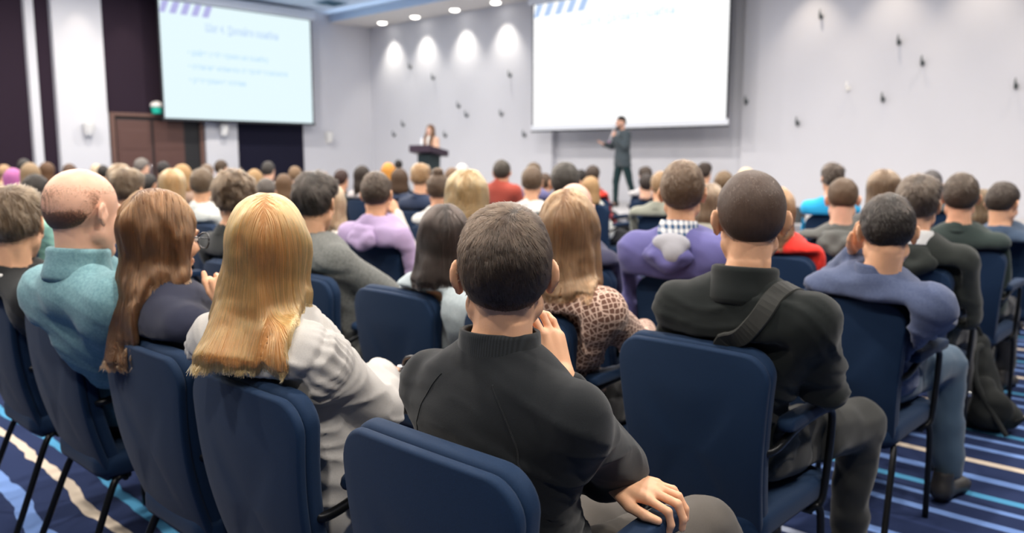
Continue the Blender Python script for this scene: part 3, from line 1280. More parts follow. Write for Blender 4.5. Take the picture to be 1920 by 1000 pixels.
        gone = np.zeros(n, bool)
        for j in range(1, m_):
            gone |= (tri(D, ax, paths[:, j]) > .012) & (paths[:, j, 2] > zend + .03)
            paths[gone, j] = paths[gone, j - 1] + A(0, 0, -.0004)
        r0 = sp.get('r', (.00042, .0007, .0013, .002)[lod])
        rad = np.outer(rng.uniform(.7, 1.2, n), np.concatenate([np.full(m_ - 4, 1.0), [.9, .7, .45, .2]])) * r0
    else:
        Lh = sp.get('len', {'volume': .035, 'curly': .03, 'side': .035, 'buzz': .004}.get(style, .014))
        if 'bald' in sp:
            V, N = Vb, vnormals(Vb, Fb)
        dens = np.ones(len(V))
        q = (V - C) @ M / s
        if 'bald' in sp:
            dens = np.where(q[:, 2] > .07 + 0 * q[:, 1], .10, 1.0) * np.where(q[:, 1] > .055, .06, 1.0)
            dens *= np.clip(1.0 - (q[:, 2] + .050) / .12, .03, 1) ** 1.6
        dens = dens * (N[:, 2] > -.75)
        pick = rng.choice(len(V), n, p=dens / dens.sum())
        p = V[pick] + rng.normal(0, res * .45, (n, 3))
        nn = N[pick]
        p -= nn * ((p - V[pick]) * nn).sum(1, keepdims=True) + nn * .0012
        crown = C + M @ (A(.012, -.055, .095) * s)
        away = p - crown
        away -= nn * (away * nn).sum(1, keepdims=True)
        away /= np.linalg.norm(away, axis=1, keepdims=True) + 1e-6
        swirl = np.cross(nn, away)
        fwdb = M[:, 1][None] * np.clip(nn[:, 2:3], 0, 1) * sp.get('fwd', .5)
        dz = np.zeros((n, 3))
        dz[:, 2] = -1
        fl = away * .8 + swirl * .35 + fwdb + dz * np.clip(1 - nn[:, 2:3], 0, 1) * .5
        fl -= nn * (fl * nn).sum(1, keepdims=True)
        fl /= np.linalg.norm(fl, axis=1, keepdims=True) + 1e-6
        clump = np.stack([vnoise(p * 95, 11 + a) for a in range(3)], 1)
        lift = sp.get('lift', .42)
        d = fl + nn * lift + clump * sp.get('clump', .30) + rng.normal(0, .10, (n, 3))
        d /= np.linalg.norm(d, axis=1, keepdims=True)
        L = Lh * rng.uniform(.65, 1.1, n) * np.clip(.45 + (((p - C) @ M / s)[:, 2] + .06) / .11, .22, 1.0)
        m_ = 5
        paths = [p]
        for j in range(m_ - 1):
            d = d + fl * .22 - nn * .10
            d /= np.linalg.norm(d, axis=1, keepdims=True)
            paths.append(paths[-1] + d * (L / (m_ - 1))[:, None])
        paths = np.stack(paths, 1)
        r0 = sp.get('r', (.00034, .0006, .0011, .002)[lod])
        rad = np.outer(rng.uniform(.75, 1.2, n), A(1, 1, .9, .65, .25)) * r0
    strands_obj('hair_stubble' if o is root else 'hair_strands', paths, rad, hair_mat(col, True), o)
    if not longish and style != 'bob' and lod < 2 and 'bald' not in sp:
        # the clipped fade below the hairline, on the skin of the nape and round the ears
        P2, cut2 = hair_shape('short', C, M, s, dict(ts=.0005, tt=.0005))
        D2 = field(P2, ax)
        Vf, Ff = surface(D2, ax)
        qf = (Vf - C) @ M / s
        zc = np.interp(qf[:, 1], [-.14, -.075, -.035, -.012, .030, .05], [sp.get('nape', -.072) - .01, sp.get('nape', -.072), -.035, .022, .028, .034])
        dd = zc - qf[:, 2]
        wt = np.clip(1 - (dd - .0) / .028, 0, 1) ** 1.5 * (dd > -.012) * (qf[:, 1] < .03)
        if wt.sum() > 0:
            nf = n // 6
            pk = rng.choice(len(Vf), nf, p=wt / wt.sum())
            Nf = vnormals(Vf, Ff)[pk]
            p = Vf[pk] + rng.normal(0, res * .45, (nf, 3))
            p -= ((p - Vf[pk]) * Nf).sum(1, keepdims=True) * Nf
            d = Nf * .7 + A(0, 0, -.7) + rng.normal(0, .15, (nf, 3))
            Lf = rng.uniform(.002, .0055, nf)[:, None]
            pf = np.stack([p - Nf * .002, p + d * Lf * .5, p + d * Lf], 1)
            strands_obj('hair_fade', pf, np.full((nf, 3), r0 * .9), hair_mat(col, True), o)
    return o


def collar_obj(kind, N, ax_dir, mat, root, s=1.0, lod=0):
    n = 40 if lod < 2 else 20
    if kind == 'mock':
        prof = [(.080, -.032), (.078, -.012), (.0735, .012), (.0715, .040), (.070, .047), (.066, .049), (.063, .045), (.062, .0), (.062, -.03)]
    elif kind == 'turtle':
        prof = [(.090, -.034), (.094, -.02), (.089, .005), (.083, .03), (.084, .046), (.082, .056), (.075, .060), (.068, .056), (.064, .04), (.063, 0), (.063, -.03)]
    elif kind == 'crew':
        prof = [(.078, -.028), (.080, -.014), (.074, .000), (.071, .006), (.066, .006), (.064, 0), (.064, -.03)]
    else:
        prof = [(.090, -.026), (.089, -.020), (.079, .016), (.073, .036), (.070, .039), (.066, .036), (.064, .0), (.064, -.03)]
    prof = [(r * s, h * s) for r, h in prof]
    return MB().lathe(prof, tuple(N), tuple(ax_dir), n).build('collar', mat, root, True)


def chair_sd(X, m=.004, deep=False):
    """signed distance to the upholstery and arm frames of the chair a person sits in"""
    d = X - BACK_B
    v = d @ BU
    w = d @ BN - .32 * X[..., 0] ** 2 + .03 * np.sin(np.pi * np.clip(v / BH, 0, 1))
    hw = .185 + .04 * np.clip(v / BH, 0, 1)
    q = np.stack([np.abs(X[..., 0]) - hw - (.015 if deep else 0), np.abs(v - BH / 2) - BH / 2 - .016, (w - .054) if deep else np.abs(w - .020) - .035], -1) + .012
    back = np.linalg.norm(np.maximum(q, 0), axis=-1) + np.minimum(q.max(-1), 0) - .012
    q = np.stack([np.abs(X[..., 0]) - .205, np.abs(X[..., 1] - .02) - .23, np.abs(X[..., 2] - .395) - .062], -1) + .03
    seat = np.linalg.norm(np.maximum(q, 0), axis=-1) + np.minimum(q.max(-1), 0) - .03
    q = np.stack([np.abs(np.abs(X[..., 0]) - .218) - .032, np.abs(X[..., 1] - .025) - .183, np.abs(X[..., 2] - .684) - .027], -1)
    pad = q.max(-1)
    q = np.stack([np.abs(np.abs(X[..., 0]) - .212) - .024, np.abs(X[..., 1] - .17) - .04, np.abs(X[..., 2] - .33) - .34], -1)
    post = q.max(-1)
    q = np.stack([np.abs(np.abs(X[..., 0]) - .205) - .040, np.abs(X[..., 1] + .17) - .06, np.abs(X[..., 2] - .64) - .03], -1)
    return np.minimum(np.minimum(np.minimum(back, seat), np.minimum(pad, post)), q.max(-1)) - m


def press(D, axes, m=.004):
    X = np.stack(np.meshgrid(*axes, indexing='ij'), -1)
    c = -chair_sd(X, m, True)
    k = .028
    h = np.clip(.5 - .5 * (D - c) / k, 0, 1)                     # a soft lip where cloth hangs over the backrest
    return (D + (c - D) * h + k * h * (1 - h)).astype(np.float32)


def body_field(body, axes, fine):
    """the body pressed against the chair, but hands that lie on the armrest keep their shape"""
    D0 = field(body, axes)
    D = press(D0, axes, .014)
    for a, b, st in fine:
        sl = tuple(slice(np.searchsorted(ax, a[i] - .004), np.searchsorted(ax, b[i] + .004)) for i, ax in enumerate(axes))
        D[sl] = D0[sl]
    return D


def clear_of_chair(V, m=.006):
    """push vertices out of the upholstery so that cloth lies on the cushion"""
    for _ in range(4):
        sd = chair_sd(V, m)
        bad = sd < 0
        if not bad.any():
            break
        B = V[bad]
        g = np.stack([chair_sd(B + d, m) - chair_sd(B - d, m) for d in np.eye(3) * .002], 1)
        g /= np.linalg.norm(g, axis=1, keepdims=True) + 1e-9
        V = V.copy()
        V[bad] = B - g * (sd[bad][:, None] - .001)
    return V


def person(sp):
    """one seated person: body as one skin mesh, hair and clothes as children"""
    rng = np.random.default_rng(sp.get('seed', int(sp['cx'] * 7 + sp['top'])))
    lodv = sp['lod']
    top = at_y(sp['cx'], sp['top'], sp['Y'])
    male = sp.get('male', True)
    s = sp.get('s', 1.0 if male else .96) * 1.035
    sp['Y'] = sp['Y'] + .06
    cxw = sp.get('chx', top[0] + .02)
    row = sp['row']
    cy = 1.13 + 1.0 * row
    base = A(cxw, cy, 0.0)
    hair_t = sp.get('ht', .014)
    Cw = A(top[0], top[1], top[2] - .113 * s - hair_t)
    bearing = math.atan2(-top[0], top[1])                     # left of +y seen from the camera
    if sp.get('look') is None:
        yaw = math.atan2(-(-9.4 - top[0]), 13.4 - top[1])
    else:
        yaw = bearing - math.radians(sp['look'])
    M = head_frame(yaw, math.radians(sp.get('pitch', 6)), math.radians(sp.get('roll', 0)))
    C = Cw - base
    ty = math.radians(sp.get('ty', 8))
    f = A(-math.sin(ty), math.cos(ty), 0)
    r = A(math.cos(ty), math.sin(ty), 0)
    up = A(0, 0, 1)
    N = C + A(0, 0, -.168 * s) - f * .038 + A(*sp.get('dN', (0, 0, 0)))
    P = A(sp.get('px', 0), -.015, .560)
    mid = lerp(P, N, .48) - f * sp.get('slouch', .01)
    ch = lerp(P, N, .74) + f * .005
    bw = sp.get('bw', 1.0) * (1.0 if male else .9)
    S = {}
    for sg in (-1, 1):
        S[sg] = N + r * sg * .168 * bw + A(0, 0, -.058 + sp.get('shz', 0)) + f * .01
    arms = sp.get('arms', {})
    E, W = {}, {}
    for sg in (-1, 1):
        if sg in arms:
            E[sg], W[sg] = A(*arms[sg][0]), A(*arms[sg][1])
        else:
            E[sg] = S[sg] + r * sg * sp.get('elx', .03) + f * .10 + A(0, 0, -.25)
            W[sg] = A(E[sg][0] - sg * .10, E[sg][1] + .20, .61)
    knee = {sg: A(sg * .11 + sp.get('px', 0), .40, .49) for sg in (-1, 1)}
    ank = {sg: A(sg * .13 + sp.get('px', 0), .40, .09) for sg in (-1, 1)}
    if 'legs' in sp:
        for sg, (k_, a_) in sp['legs'].items():
            knee[sg], ank[sg] = A(*k_), A(*a_)

    def torso(e, sleeves=1.0, es=None, slv={}):
        es = e if es is None else es
        b = bw
        L = [ell(P + up * .02, (.160 * b + e, .115 + e, .11 + e), None, .05), cone(P + up * .03, mid, .142 * b + e, .126 * b + e, .05, f, .80), cone(mid, ch, .128 * b + e, .140 * b + e, .05, f, .74),
             ell(ch, (.146 * b + e, .106 + e, .160 + e), np.stack([r, f, up], 1), .05), cone(N - up * .02, N + up * .02, .054 + e * .6, .049 + e * .5, .04)]
        for sg in (-1, 1):
            L += [cone(N - up * .05 + r * sg * .03, S[sg] - r * sg * .015 - up * .005, .056 + e, .047 + e, .045), cone(N + up * .030 - f * .004, S[sg] - r * sg * .06 + up * .012, .030 + e * .7, .030 + e, .05),
                  ell(ch + r * sg * .078 - f * .066 + up * .035, (.055 + e, .024 + e, .080 + e), np.stack([r, f, up], 1), .06),
                  cone(S[sg] - up * .05 - r * sg * .045, mid + r * sg * .06, .060 + e, .074 + e, .05, f, .85),
                  ell(S[sg] + r * sg * .004 - up * .004, (.050 + es, .052 + es, .054 + es), None, .04),
                  cone(S[sg], E[sg], .045 * b + es, .039 * b + es, .022)]
            if sleeves > .6:
                L.append(cone(E[sg], lerp(E[sg], W[sg], slv.get(sg, sleeves)), .040 * b + es, .029 + es * .7, .016))
        if not male:
            for sg in (-1, 1):
                L.append(ell(ch + r * sg * .075 + f * .085 - up * .01, (.062 + e, .055 + e, .06 + e), None, .04))
        return L
    pelv = A(0, 0, 0)
    hips = {sg: P + A(sg * .09, .03, -.005) for sg in (-1, 1)}

    def legs(e):
        L = []
        for sg in (-1, 1):
            L += [cone(hips[sg], knee[sg], .088 + e, .060 + e, .03), cone(knee[sg], ank[sg] + up * .03, .058 + e, .038 + e * 1.2, .03)]
        return L
    # ---- body (skin), one continuous surface
    hpz = head_prims(C, M, s, male, face=lodv < 3, ears=lodv < 3 and sp.get('hair') not in ('long', 'wavy', 'bob'), earflare=sp.get('ear', .45))
    neck = [cone(C + M @ A(0, -.026, -.055) * s, N + f * .014 - up * .03, (.048 if male else .042) * s, (.055 if male else .047) * s, .022)]
    hands = []
    fine = []
    hres = (.0055, .008, .014, .022)[lodv]
    for sg in (-1, 1):
        a = arms.get(sg)
        if a and len(a) > 2:
            kw = dict(a[2])
            fd, nd = kw.pop('f'), kw.pop('n')
            sd = np.cross(unit(nd), unit(fd)) * (1 if sg > 0 else -1)
            hs = hand_prims(W[sg], fd, nd, sd, sc=kw.pop('sc', 1.0 if male else .9), **kw)
            hands += hs
            lo = np.min([bbox(p)[0] for p in hs], 0)
            hi = np.max([bbox(p)[1] for p in hs], 0)
            st = .0032 if lodv == 0 else .0045
            fine.append((lo, hi, st))
        else:
            hd = unit(W[sg] - E[sg])
            hands += [cone(W[sg] + hd * .02, W[sg] + hd * .075, .03, .034, .02, up, .6), cone(W[sg] + hd * .08, W[sg] + hd * .15 - up * .03, .03, .022, .02, up, .55),
                      cone(W[sg] + hd * .03 - r * sg * .02, W[sg] + hd * .08 - r * sg * .05, .013, .011, .01)]
    coarse = (.017, .022, .030, .042)[lodv]
    body = hpz + neck + torso(-.016, 1.0) + legs(-.028) + [cone(E[sg], W[sg], .040, .027, .02) for sg in (-1, 1)] + hands
    body += [cone(ank[sg] + up * .02, ank[sg] + A(0, .10, -.05), .034, .022, .02) for sg in (-1, 1)]
    lo = np.min([bbox(p)[0] for p in body if p['m'] == 'u'], 0) - .03
    hi = np.max([bbox(p)[1] for p in body if p['m'] == 'u'], 0) + .03
    lo[2] = min(lo[2], -.0)
    axes = []
    for i in range(3):
        spans = [(C[i] - .135 * s, C[i] + .135 * s, hres)] + [(a[i] - .006, b[i] + .006, st) for a, b, st in fine]
        axes.append(axis_grid(lo[i], hi[i], coarse, spans))
    V, F = surface(body_field(body, axes, fine), axes)
    V = relax(V, F, 1, .4)
    free = np.zeros(len(V), bool)
    for a_, b_, st in fine:
        free |= ((V > a_ - .004) & (V < b_ + .004)).all(1)
    V = np.where(free[:, None], V, clear_of_chair(V, .010 if lodv < 2 else .016))
    root = put_mesh('person', V, F, skin(sp.get('skin', (.77, .43, .26))), None, True, tuple(base))
    tag(root, sp['label'], 'person', sp.get('group', 'seated audience'))
    # ---- top
    c = sp['top_c']
    tm = fabric(c, sp.get('pat'), sp.get('c2', (1, 1, 1)), sp.get('pscale', 60.0), heather=sp.get('heather', .12))
    e, es = sp.get('e', .014), sp.get('es', sp.get('e', .014))
    hole = [cone(N + up * .015 + f * .012, C, .054 if male else .050, .07, .012, mode='s')]
    cl = torso(e, sp.get('sleeve', .97), es, sp.get('slv', {})) + sp.get('extra_cloth', lambda *a: [])(S, E, W, N, r, f) + hole
    lo = np.min([bbox(p)[0] for p in cl[:-1]], 0) - .04
    hi = np.max([bbox(p)[1] for p in cl[:-1]], 0) + .04
    cres = sp.get('cres', (.009, .013, .02, .03)[lodv])
    ax = tuple(np.arange(lo[i], hi[i] + cres, cres) for i in range(3))
    D = field(cl, ax)
    hem = sp.get('hem', P[2] - .05)
    D = np.maximum(D, (hem - ax[2])[None, None, :].astype(np.float32))
    D = press(D, ax, .004 + cres * .3)
    V, F = surface(D, ax)
    V = relax(V, F, 2)
    if lodv < 2:
        Nn = vnormals(V, F)
        amp = 1.35 * sp.get('folds', .006)
        sd = int(rng.integers(1e6))
        warp = np.stack([vnoise(V * 4.0, sd + q) for q in range(3)], 1) * .12
        Q = V + warp
        tilt = Q @ unit(A(.25, .1, 1.0))
        lat = Q @ r
        w1 = vnoise(np.stack([lat * 3.2, Q @ f * 4, tilt * 17], 1), sd + 5)
        w2 = vnoise(np.stack([lat * 6.5, Q @ f * 7, tilt * 34], 1), sd + 6)
        fold = (1 - np.abs(w1)) ** 3 * 1.0 + .45 * (1 - np.abs(w2)) ** 3 - .45
        arm_w = np.zeros(len(V))
        for sg in (-1, 1):
            d1 = np.linalg.norm(V - lerp(S[sg], E[sg], .95), axis=1)
            d2 = np.linalg.norm(V - (S[sg] - up * .10 - r * sg * .03), axis=1)
            arm_w = np.maximum(arm_w, np.maximum(np.exp(-(d1 / .13) ** 2), .8 * np.exp(-(d2 / .10) ** 2)))
        low = np.clip((N[2] - .16 - V[:, 2]) / .25, 0, 1)
        wgt = sp.get('fw', .40) + .85 * np.maximum(arm_w, low)
        V = V + Nn * (amp * fold * wgt)[:, None]
        if sp.get('gather'):
            # gathered armhole seam with small pleats running into the puffed sleeve
            for sg in (-1, 1):
                a_ = unit(E[sg] - S[sg] + r * sg * .10)
                u_ = unit(np.cross(a_, f))
                w_ = np.cross(a_, u_)
                q = V - S[sg]
                t_ = q @ a_
                an = np.arctan2(q @ u_, q @ w_)
                near = np.exp(-(np.linalg.norm(q, axis=1) / .16) ** 4)
                d = .0035 * np.sin(21 * an + 2 * np.sin(3 * an)) * np.exp(-((t_ - .035) / .045) ** 2) - .009 * np.exp(-(t_ / .010) ** 2) + .008 * np.exp(-((t_ - .06) / .05) ** 2)
                V = V + Nn * (d * near)[:, None]
        V = relax(V, F, 1, .3)
    V = clear_of_chair(V, .008 if lodv < 2 else .014)
    topo = put_mesh(sp.get('top_n', 'sweater'), V, F, tm, root)
    axd = unit(C - f * .01 - N + up * .10)
    col = sp.get('collar', 'crew')
    if col in ('mock', 'turtle', 'crew', 'shirt') and lodv < 3:
        cc = sp.get('collar_m') or tm
        collar_obj(col, N + f * .010 + up * sp.get('cz', .022), axd, cc, root, (1.0 if male else .92) * sp.get('cs', 1), lodv)
    if col == 'hood':
        hl = np.stack([r, f, up], 1)
        rim = [N + r * .090 * math.sin(t) - f * (.082 * math.cos(t) - .004) + up * (.020 * math.cos(t) - .022 - .030 * max(0, -math.cos(t))) for t in np.linspace(-2.5, 2.5, 13)]
        hd = [cone(a_, b_, .021, .021, .012) for a_, b_ in zip(rim[:-1], rim[1:])]
        hd += [ell(N - f * .092 - up * .060, (.112, .026, .060), hl, .03), cone(N - f * .105 - up * .06 - r * .05, N - f * .105 - up * .105 + r * .01, .028, .022, .03), cone(N - f * .105 - up * .06 + r * .06, N - f * .105 - up * .105 + r * .01, .026, .022, .03),
               ell(N + f * .02 + up * .055, (.070, .084, .085), hl, .015, 's')]
        hx = max(cres * .8, .008)
        ax = tuple(np.arange(N[i] - .21, N[i] + .21, hx) for i in range(3))
        V, F = surface(field(hd, ax), ax)
        if lodv < 2:
            V = V + vnormals(V, F) * (.007 * vnoise(V * A(14, 14, 34), 4) + .004 * vnoise(V * A(26, 26, 50), 14))[:, None]
        V = relax(V, F, 2)
        ho = put_mesh('hood', V, F, tm, root)
        if sp.get('hood_m'):
            lin = [ell(N - f * .088 - up * .012 + r * .012, (.082, .036, .044), hl, .02), ell(N - f * .112 - up * .048 + r * .035, (.046, .030, .046), hl, .02), ell(N + f * .02 + up * .055, (.068, .080, .085), hl, .01, 's')]
            V, F = surface(field(lin, ax), ax)
            put_mesh('hood_lining', relax(V, F, 2), F, sp['hood_m'], ho)
        if sp.get('collar_m'):
            collar_obj('shirt', N + f * .008 + up * .034, axd, sp['collar_m'], root, 1.0, lodv)
    # ---- trousers
    tr = legs(.016) + [ell(P - up * .01, (.175, .135, .10), None, .05)]
    lo = np.min([bbox(p)[0] for p in tr], 0) - .03
    hi = np.max([bbox(p)[1] for p in tr], 0) + .03
    cres2 = (.015, .02, .03, .04)[lodv]
    ax = tuple(np.arange(lo[i], hi[i] + cres2, cres2) for i in range(3))
    D = field(tr, ax)
    D = np.maximum(D, (.085 - ax[2])[None, None, :].astype(np.float32))
    D = press(D, ax, .006 + cres2 * .3)
    V, F = surface(D, ax)
    V = relax(V, F, 2)
    if lodv < 2:
        V = V + vnormals(V, F) * (.007 * vnoise(V * A(9, 9, 16), 9) + .004 * vnoise(V * A(22, 22, 34), 19))[:, None]
    V = clear_of_chair(V, .008 if lodv < 2 else .014)
    put_mesh('trousers', V, F, fabric(sp.get('tr_c', (.02, .021, .026)), None, (0, 0, 0), 1, .9, .1), root)
    for sg in (-1, 1):
        shoe(root, ank[sg] - A(0, .02, 0), (sg * .15, 1, 0), simple(*sp.get('shoe', ('dark_shoe', (.02, .018, .018), .5))))
    # ---- hair
    hc = sp.get('hc', 'dark')
    hc = HAIRC[hc] if isinstance(hc, str) else hc
    st = sp.get('hair', 'short')
    curtain = []
    hs = sp.get('hsp', {})
    if st in ('long', 'wavy'):
        Y = head_frame(yaw)

        def yp(x, y, z):
            return C + Y @ (A(x, y, z) * s)
        wd, dl = hs.get('wide', .098), hs.get('drop', .36)
        bk = hs.get('back', .085)
        spread = hs.get('spread', 1.0)
        sx, sy = hs.get('shift', 0.0), hs.get('shifty', 0.0)
        n_ = Y[:, 1]
        curtain = [cone(yp(0, -.035, .01), yp(sx * .4, -.06, -.12), wd, wd * .98, .04, n_, .70), cone(yp(sx * .4, -.06, -.12), yp(sx, -bk + sy, -dl), wd * .98, wd * spread * .95, .04, n_, hs.get('flat', .48))]
        for sg in (-1, 1):
            curtain.append(cone(yp(sg * .068, .012, 0), yp(sg * .075 + sx * .5, -.005, -.14), .026, .03, .03))
        hs.setdefault('zend', float(yp(0, 0, -dl)[2]))
    if st == 'bob':
        Y = head_frame(yaw)
        curtain = [cone(C + Y @ A(0, -.03, .0), C + Y @ A(0, -.045, -.10), .098 * s, .098 * s, .03, Y[:, 1], .80)]
        hs.setdefault('zend', float(C[2] - .17))
    if st != 'none':
        build_hair(st, C, M, s, hs, hc, lodv, root, rng, curtain, torso(e, .97, es) if curtain and lodv < 2 else None)
    # ---- face pieces and glasses
    if sp.get('eyes'):
        for sg in (-1, 1):
            c_ = C + M @ (A(sg * .032, .083, .000) * s)
            MB().lathe([(.0005, -.011), (.006, -.009), (.0105, -.003), (.0105, .003), (.006, .009), (.0005, .011)], tuple(c_), tuple(M[:, 1]), 14).build('eye', simple('eye_white', (.75, .72, .68), .2), root, True)
            MB().lathe([(.0005, 0), (.005, .0), (.004, .0022), (.0005, .003)], tuple(c_ + M[:, 1] * .0095), tuple(M[:, 1]), 12).build('iris', simple('iris', (.05, .03, .02), .15), root, True)
            MB().tube([C + M @ (A(sg * .014, .093, .020) * s), C + M @ (A(sg * .033, .094, .026) * s), C + M @ (A(sg * .052, .082, .018) * s)], [.002, .0035, .0015], 6, 2).build('eyebrow', hair_mat(hc, False), root, True)
        MB().tube([C + M @ (A(-.020, .0925, -.066) * s), C + M @ (A(0, .0985, -.066) * s), C + M @ (A(.020, .0925, -.066) * s)], [.003, .006, .003], 8, 2).build('lips', simple('lips', (.48, .19, .16), .4), root, True)
    if sp.get('glasses'):
        gm = simple('glasses_frame', (.02, .02, .022), .3) if sp['glasses'] == 1 else simple('pale_frame', (.6, .55, .5), .3)

        def gp(x, y, z):
            return C + M @ (A(x, y, z) * s)
        gl = []
        for sg in (-1, 1):
            gl.append([gp(sg * .036 + .026 * math.cos(a), .116 - .006 * abs(math.cos(a)), -.004 + .023 * math.sin(a)) for a in np.linspace(0, 2 * math.pi, 20)])
        fr = MB()
        for g in gl:
            fr.tube(g, .0022, 6, 0)
        fr.tube([gp(-.011, .114, .003), gp(0, .118, .006), gp(.011, .114, .003)], .002, 6, 1)
        fo = fr.build('glasses', gm, root, True)
        for sg in (-1, 1):
            MB().tube([gp(sg * .062, .110, .004), gp(sg * .078, .085, .004), gp(sg * .084, .0, .008), gp(sg * .083, -.015, -.004)], .0017, 6, 1).build('temple_arm', gm, fo, True)
    fx = sp.get('fx')
    if fx:
        fx(root, dict(top=topo, C=C, M=M, N=N, P=P, S=S, E=E, W=W, r=r, f=f, up=up, ch=ch, mid=mid, s=s, D=D, tm=tm))
    if sp.get('chair', True):
        chair(cxw, cy, sp['chair_label'])
    return root


# ------------------------------------------------------------------ the audience
def fx_strap(root, g):
    """crossbody strap running over the right shoulder and down across the back"""
    S, N, r, f, up, ch, mid = g['S'], g['N'], g['r'], g['f'], g['up'], g['ch'], g['mid']
    path = [N + r * .105 + f * .06 - up * .06, N + r * .10 + up * .006 - f * .01, N + r * .075 - up * .055 - f * .092, N + r * .01 - up * .15 - f * .145, N - r * .075 - up * .27 - f * .165]
    P = [A(*p) for p in path]
    for _ in range(3):
        Q = [P[0]]
        for a, b in zip(P[:-1], P[1:]):
            Q += [a * .75 + b * .25, a * .25 + b * .75]
        P = Q + [P[-1]]
    from mathutils.bvhtree import BVHTree
    me = g['top'].data
    bv = BVHTree.FromPolygons([v.co.copy() for v in me.vertices], [tuple(p.vertices) for p in me.polygons])
    core = lerp(N, mid, .4)
    Q, O = [], []
    for p in P:
        hit, nor, _, _ = bv.find_nearest(Vector(p))
        for it in range(3):
            hit, nor, _, _ = bv.find_nearest(Vector(p))
            p = A(*hit) + A(*nor) * .004
        Q.append(p)
        O.append(A(*nor))
    for _ in range(4):
        Q = [Q[0]] + [(Q[i - 1] + Q[i] * 2 + Q[i + 1]) / 4 for i in range(1, len(Q) - 1)] + [Q[-1]]
        O = [O[0]] + [unit(O[i - 1] + O[i] * 2 + O[i + 1]) for i in range(1, len(O) - 1)] + [O[-1]]
    P = Q
    b = MB()
    rings = []
    for i, p in enumerate(P):
        t = unit(P[min(i + 1, len(P) - 1)] - P[max(i - 1, 0)])
        o = unit(O[i] - t * (O[i] @ t))
        w = unit(np.cross(t, o))
        p = p + o * .003
        rings.append([p + w * .024, p + w * .021 + o * .0035, p - w * .021 + o * .0035, p - w * .024, p - w * .024 - o * .006, p + w * .024 - o * .006])
    b.loops(rings)
    b.build('bag_strap', fabric((.030, .031, .029), None, (0, 0, 0), 1, .6, .1, 700.0, 0.0), root, False)


def fx_seams(root, g):
    """fine raglan seams from the collar down to the armpits"""
    from mathutils.bvhtree import BVHTree
    S, N, r, f, up = g['S'], g['N'], g['r'], g['f'], g['up']
    me = g['top'].data
    bv = BVHTree.FromPolygons([v.co.copy() for v in me.vertices], [tuple(p.vertices) for p in me.polygons])
    for sg in (-1, 1):
        a, b = N + r * sg * .062 - f * .05, S[sg] - r * sg * .035 - f * .075 - up * .135
        pts = []
        for t in np.linspace(0, 1, 22):
            p = lerp(a, b, t) + r * sg * .022 * math.sin(math.pi * t) - f * .03
            h, n_, _, _ = bv.find_nearest(Vector(p))
            pts.append(A(*h) + A(*n_) * .0004)
        MB().tube(pts, .0011, 6, 1).build('sleeve_seam', g['tm'], root, True)


def fx_stripe_collar(root, g):
    N, r, f, up = g['N'], g['r'], g['f'], g['up']
    pts = [N + up * (.02 - .012 * abs(math.sin(4 * a))) + r * .085 * math.cos(a) + f * (.082 * math.sin(a) + .01) for a in np.linspace(math.pi * 1.02, math.pi * 1.98, 15)]
    MB().tube(pts, .008, 8, 1).build('collar_stripe', fabric((.75, .74, .72)), root, True)
    pts = [p - up * .025 + (p - N) * .10 for p in pts]
    MB().tube(pts, .007, 8, 1).build('collar_stripe', fabric((.75, .74, .72)), root, True)


